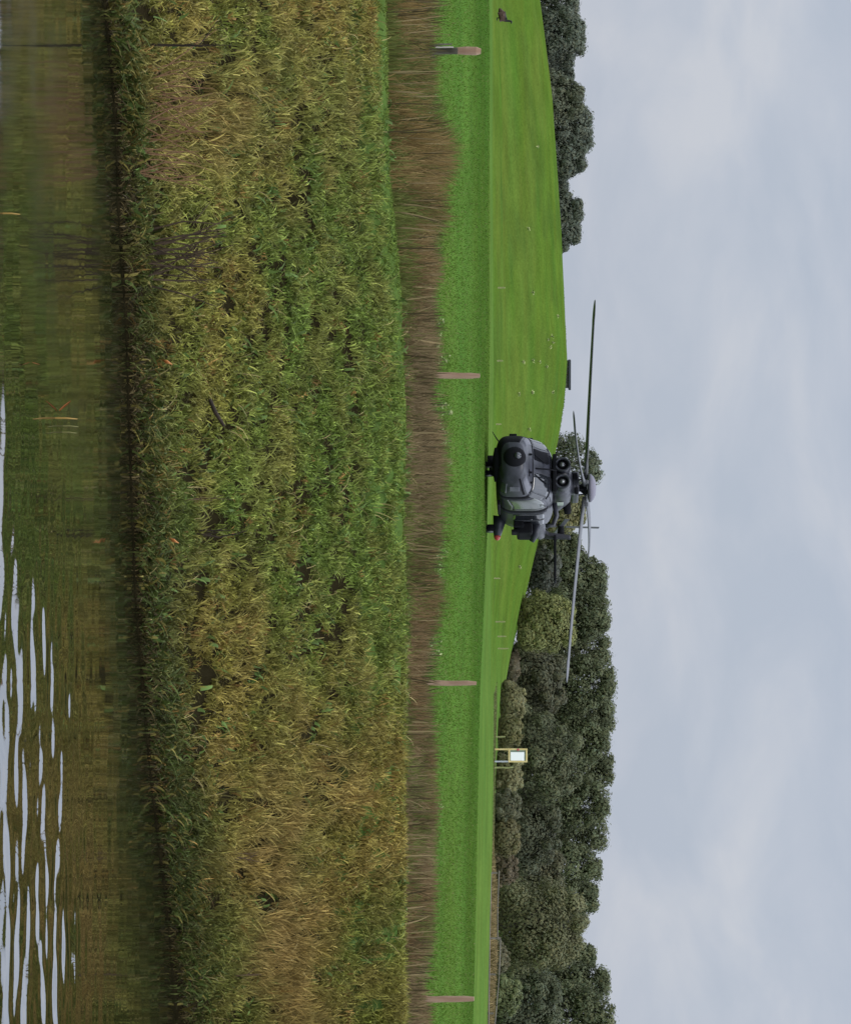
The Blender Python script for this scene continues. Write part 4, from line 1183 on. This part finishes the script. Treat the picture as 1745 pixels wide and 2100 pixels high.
STEM = material('dark_dead_stem', (0.016, 0.010, 0.006), 0.9, (12.0, (0.045, 0.030, 0.016), (1, 1, 0.3)))
STEM2 = material('brown_dead_stem', (0.07, 0.042, 0.02), 0.85, (12.0, (0.13, 0.085, 0.045), (1, 1, 0.3)))
def on_bank(X, Y):
    """ground point seen at X, Y on the slope"""
    lo, hi = 37.0, 50.5
    best = None
    for dd in np.arange(lo, hi, 0.05):
        xx = (Y - 1050) / FPX * dd
        Xg = HORX + (gz(xx, dd) - EYE) / dd * FPX
        if dd > float(waterline(np.array([xx]))[0]) and (best is None or abs(Xg - X) < best[0]):
            best = (abs(Xg - X), dd, xx)
    return best[2], best[1], gz(best[2], best[1])
def bare_plant(name, Y, X, ntw, h, spread, rad, mat, label, cat, seed, fan=0.25, group=None):
    r_ = random.Random(seed)
    x, y, g = on_bank(X, Y)
    bm = bmesh.new()
    for i in range(ntw):
        bx_ = r_.uniform(-spread, spread); by_ = r_.uniform(-0.12, 0.12)
        l = r_.gauss(0, fan); hh_ = h * r_.uniform(0.6, 1.1)
        p0 = Vector((bx_, by_, -0.05 + gz(x + bx_, y + by_) - g)); p2 = p0 + Vector((l * hh_, r_.gauss(0, 0.1) * hh_, hh_))
        p1 = (p0 + p2) / 2 + Vector((r_.gauss(0, 0.03), 0, r_.gauss(0, 0.02)))
        bm_tube(bm, [p0, p1, p2], [rad, rad * 0.8, rad * 0.4], 6)
        if hh_ > 0.3:
            q = p1 + (p2 - p1) * 0.3
            bm_tube(bm, [q, q + Vector((r_.gauss(0, 0.1), 0, 0.12 * h + 0.06))], [rad * 0.6, rad * 0.25], 5)
    o = from_bm(name, bm, mat)
    o.location = (x, y, g)
    return tag(o, label, cat, group)
bare_plant('dead_shrub', 525, 300, 22, 0.92, 0.30, 0.011, material('brown_twig', (0.032, 0.020, 0.012), 0.9, (12.0, (0.085, 0.055, 0.030), (1, 1, 0.3))), 'clump of dark bare stems leaning at the waterside left of the helicopter', 'shrub', 3, 0.18)
bare_plant('bare_plant', 85, 300, 2, 0.95, 0.05, 0.011, STEM, 'tall dark dead stem with a side twig on the bank at far left', 'stem', 5, 0.06)
bare_plant('bare_plant', 1025, 375, 2, 0.62, 0.03, 0.008, STEM2, 'thin brown dead stem on the bank below the rotor hub', 'stem', 6, 0.03)
bare_plant('bare_plant', 1092, 395, 3, 0.58, 0.04, 0.012, STEM, 'short thick dark dead stem on the bank below the tail', 'stem', 7, 0.05)
bare_plant('bare_plant', 2010, 480, 3, 0.45, 0.06, 0.010, STEM2, 'short brown stems among the tan grass near the right end', 'stem', 9, 0.12)
bare_plant('bare_plant', 1760, 470, 4, 0.4, 0.12, 0.009, STEM2, 'thin brown stems in the tan grass right of the dark plants', 'stem', 10, 0.2)
bare_plant('dead_reed_clump', 250, 290, 40, 0.75, 0.55, 0.007, material('red_brown_reed', (0.20, 0.105, 0.05), 0.8), 'clump of reddish brown dry reeds leaning at the waterside at left', 'reed', 11, 0.35)
# the short dark stick lying on the bank
x, y, g = on_bank(405, 845)
bm = bmesh.new(); bm_tube(bm, [(-0.14, 0, 0.10), (0.0, -0.02, 0.16), (0.16, 0, 0.26)], [0.02, 0.024, 0.018], 8)
o = from_bm('stick', bm, STEM); o.location = (x, y - 0.15, g + 0.05); tag(o, 'short dark slanting stick lying in the bank grass left of centre', 'stick')

# reeds standing in the water, and a floating orange leaf
REEDY = material('yellow_reed', (0.36, 0.22, 0.05), 0.6)
REEDG = material('green_reed', (0.17, 0.16, 0.045), 0.6)
def reed(Y, Xb, Xt, mat, rad, label):
    dd = EYE * FPX / (HORX - Xb)
    x_ = (Y - 1050) / FPX * dd
    h_ = (Xt - Xb) / FPX * dd
    bm = bmesh.new(); bm_tube(bm, [(0, 0, -0.3), (0.0, 0, h_ * 0.5), (0.008, 0, h_)], [rad, rad * 0.9, rad * 0.4], 6)
    o_ = from_bm('reed_stalk', bm, mat, None, True); o_.location = (x_, dd, 0.0)
    return tag(o_, label, 'reed', 'reed stalks standing in the water')
reed(857, 112, 158, REEDY, 0.010, 'longest yellow orange reed stalk standing in the water near the orange leaf')
reed(873, 128, 160, REEDG, 0.007, 'thin olive reed stalk in the water, middle of the three')
reed(886, 126, 156, REEDG, 0.007, 'thin olive reed stalk in the water, farthest right of the three')
reed(436, 4, 40, REEDY, 0.008, 'yellow reed stalk in the water by the lower left edge')
def leaf_at(Y, X, dx_, dz_, wid_, mat, label, d=None):
    dd = d or EYE * FPX / (HORX - X)
    x_ = (Y - 1050) / FPX * dd
    bm = bmesh.new()
    prev = None
    for i in range(9):
        f_ = i / 8
        w_ = wid_ * math.sin(math.pi * min(0.98, f_ * 0.9 + 0.06)) * 0.5
        c = Vector((dx_ * f_, 0.02 * f_, dz_ * (f_ ** 1.5) + 0.012))
        row = [bm.verts.new(c + Vector((0, -w_, w_ * 0.3))), bm.verts.new(c + Vector((0, 0, -0.004))), bm.verts.new(c + Vector((0, w_, w_ * 0.9)))]
        if prev:
            bm.faces.new((prev[0], prev[1], row[1], row[0])); bm.faces.new((prev[1], prev[2], row[2], row[1]))
        prev = row
    bmesh.ops.solidify(bm, geom=bm.faces[:], thickness=0.003)
    o_ = from_bm('fallen_leaf', bm, mat, None, True); o_.location = (x_, dd, 0.0)
    return tag(o_, label, 'leaf')
ORANGE = material('orange_leaf', (0.42, 0.13, 0.03), 0.6, (20.0, (0.5, 0.22, 0.06), (1, 1, 1)))
leaf_at(842, 118, -0.09, 0.10, 0.05, ORANGE, 'curved orange dead leaf floating beside the reed stalks')
leaf_at(742, 62, 0.02, 0.06, 0.05, ORANGE, 'small orange leaf floating left of the reed stalks')
for (X, Y, lab) in ((312, 742, 'orange brown leaf hanging in the grass at the waterline left of centre'), (327, 1108, 'orange leaf in the dark plants at the waterline below the tail')):
    x, y, g = on_bank(X, Y)
    bm = bmesh.new(); bm_tube(bm, [(-0.02, 0, 0.08), (0.0, -0.05, 0.13), (0.03, -0.06, 0.19)], [0.006, 0.02, 0.004], 6)
    o = from_bm('fallen_leaf', bm, ORANGE, None, True); o.location = (x, y - 0.05, g + 0.03); tag(o, lab, 'leaf')
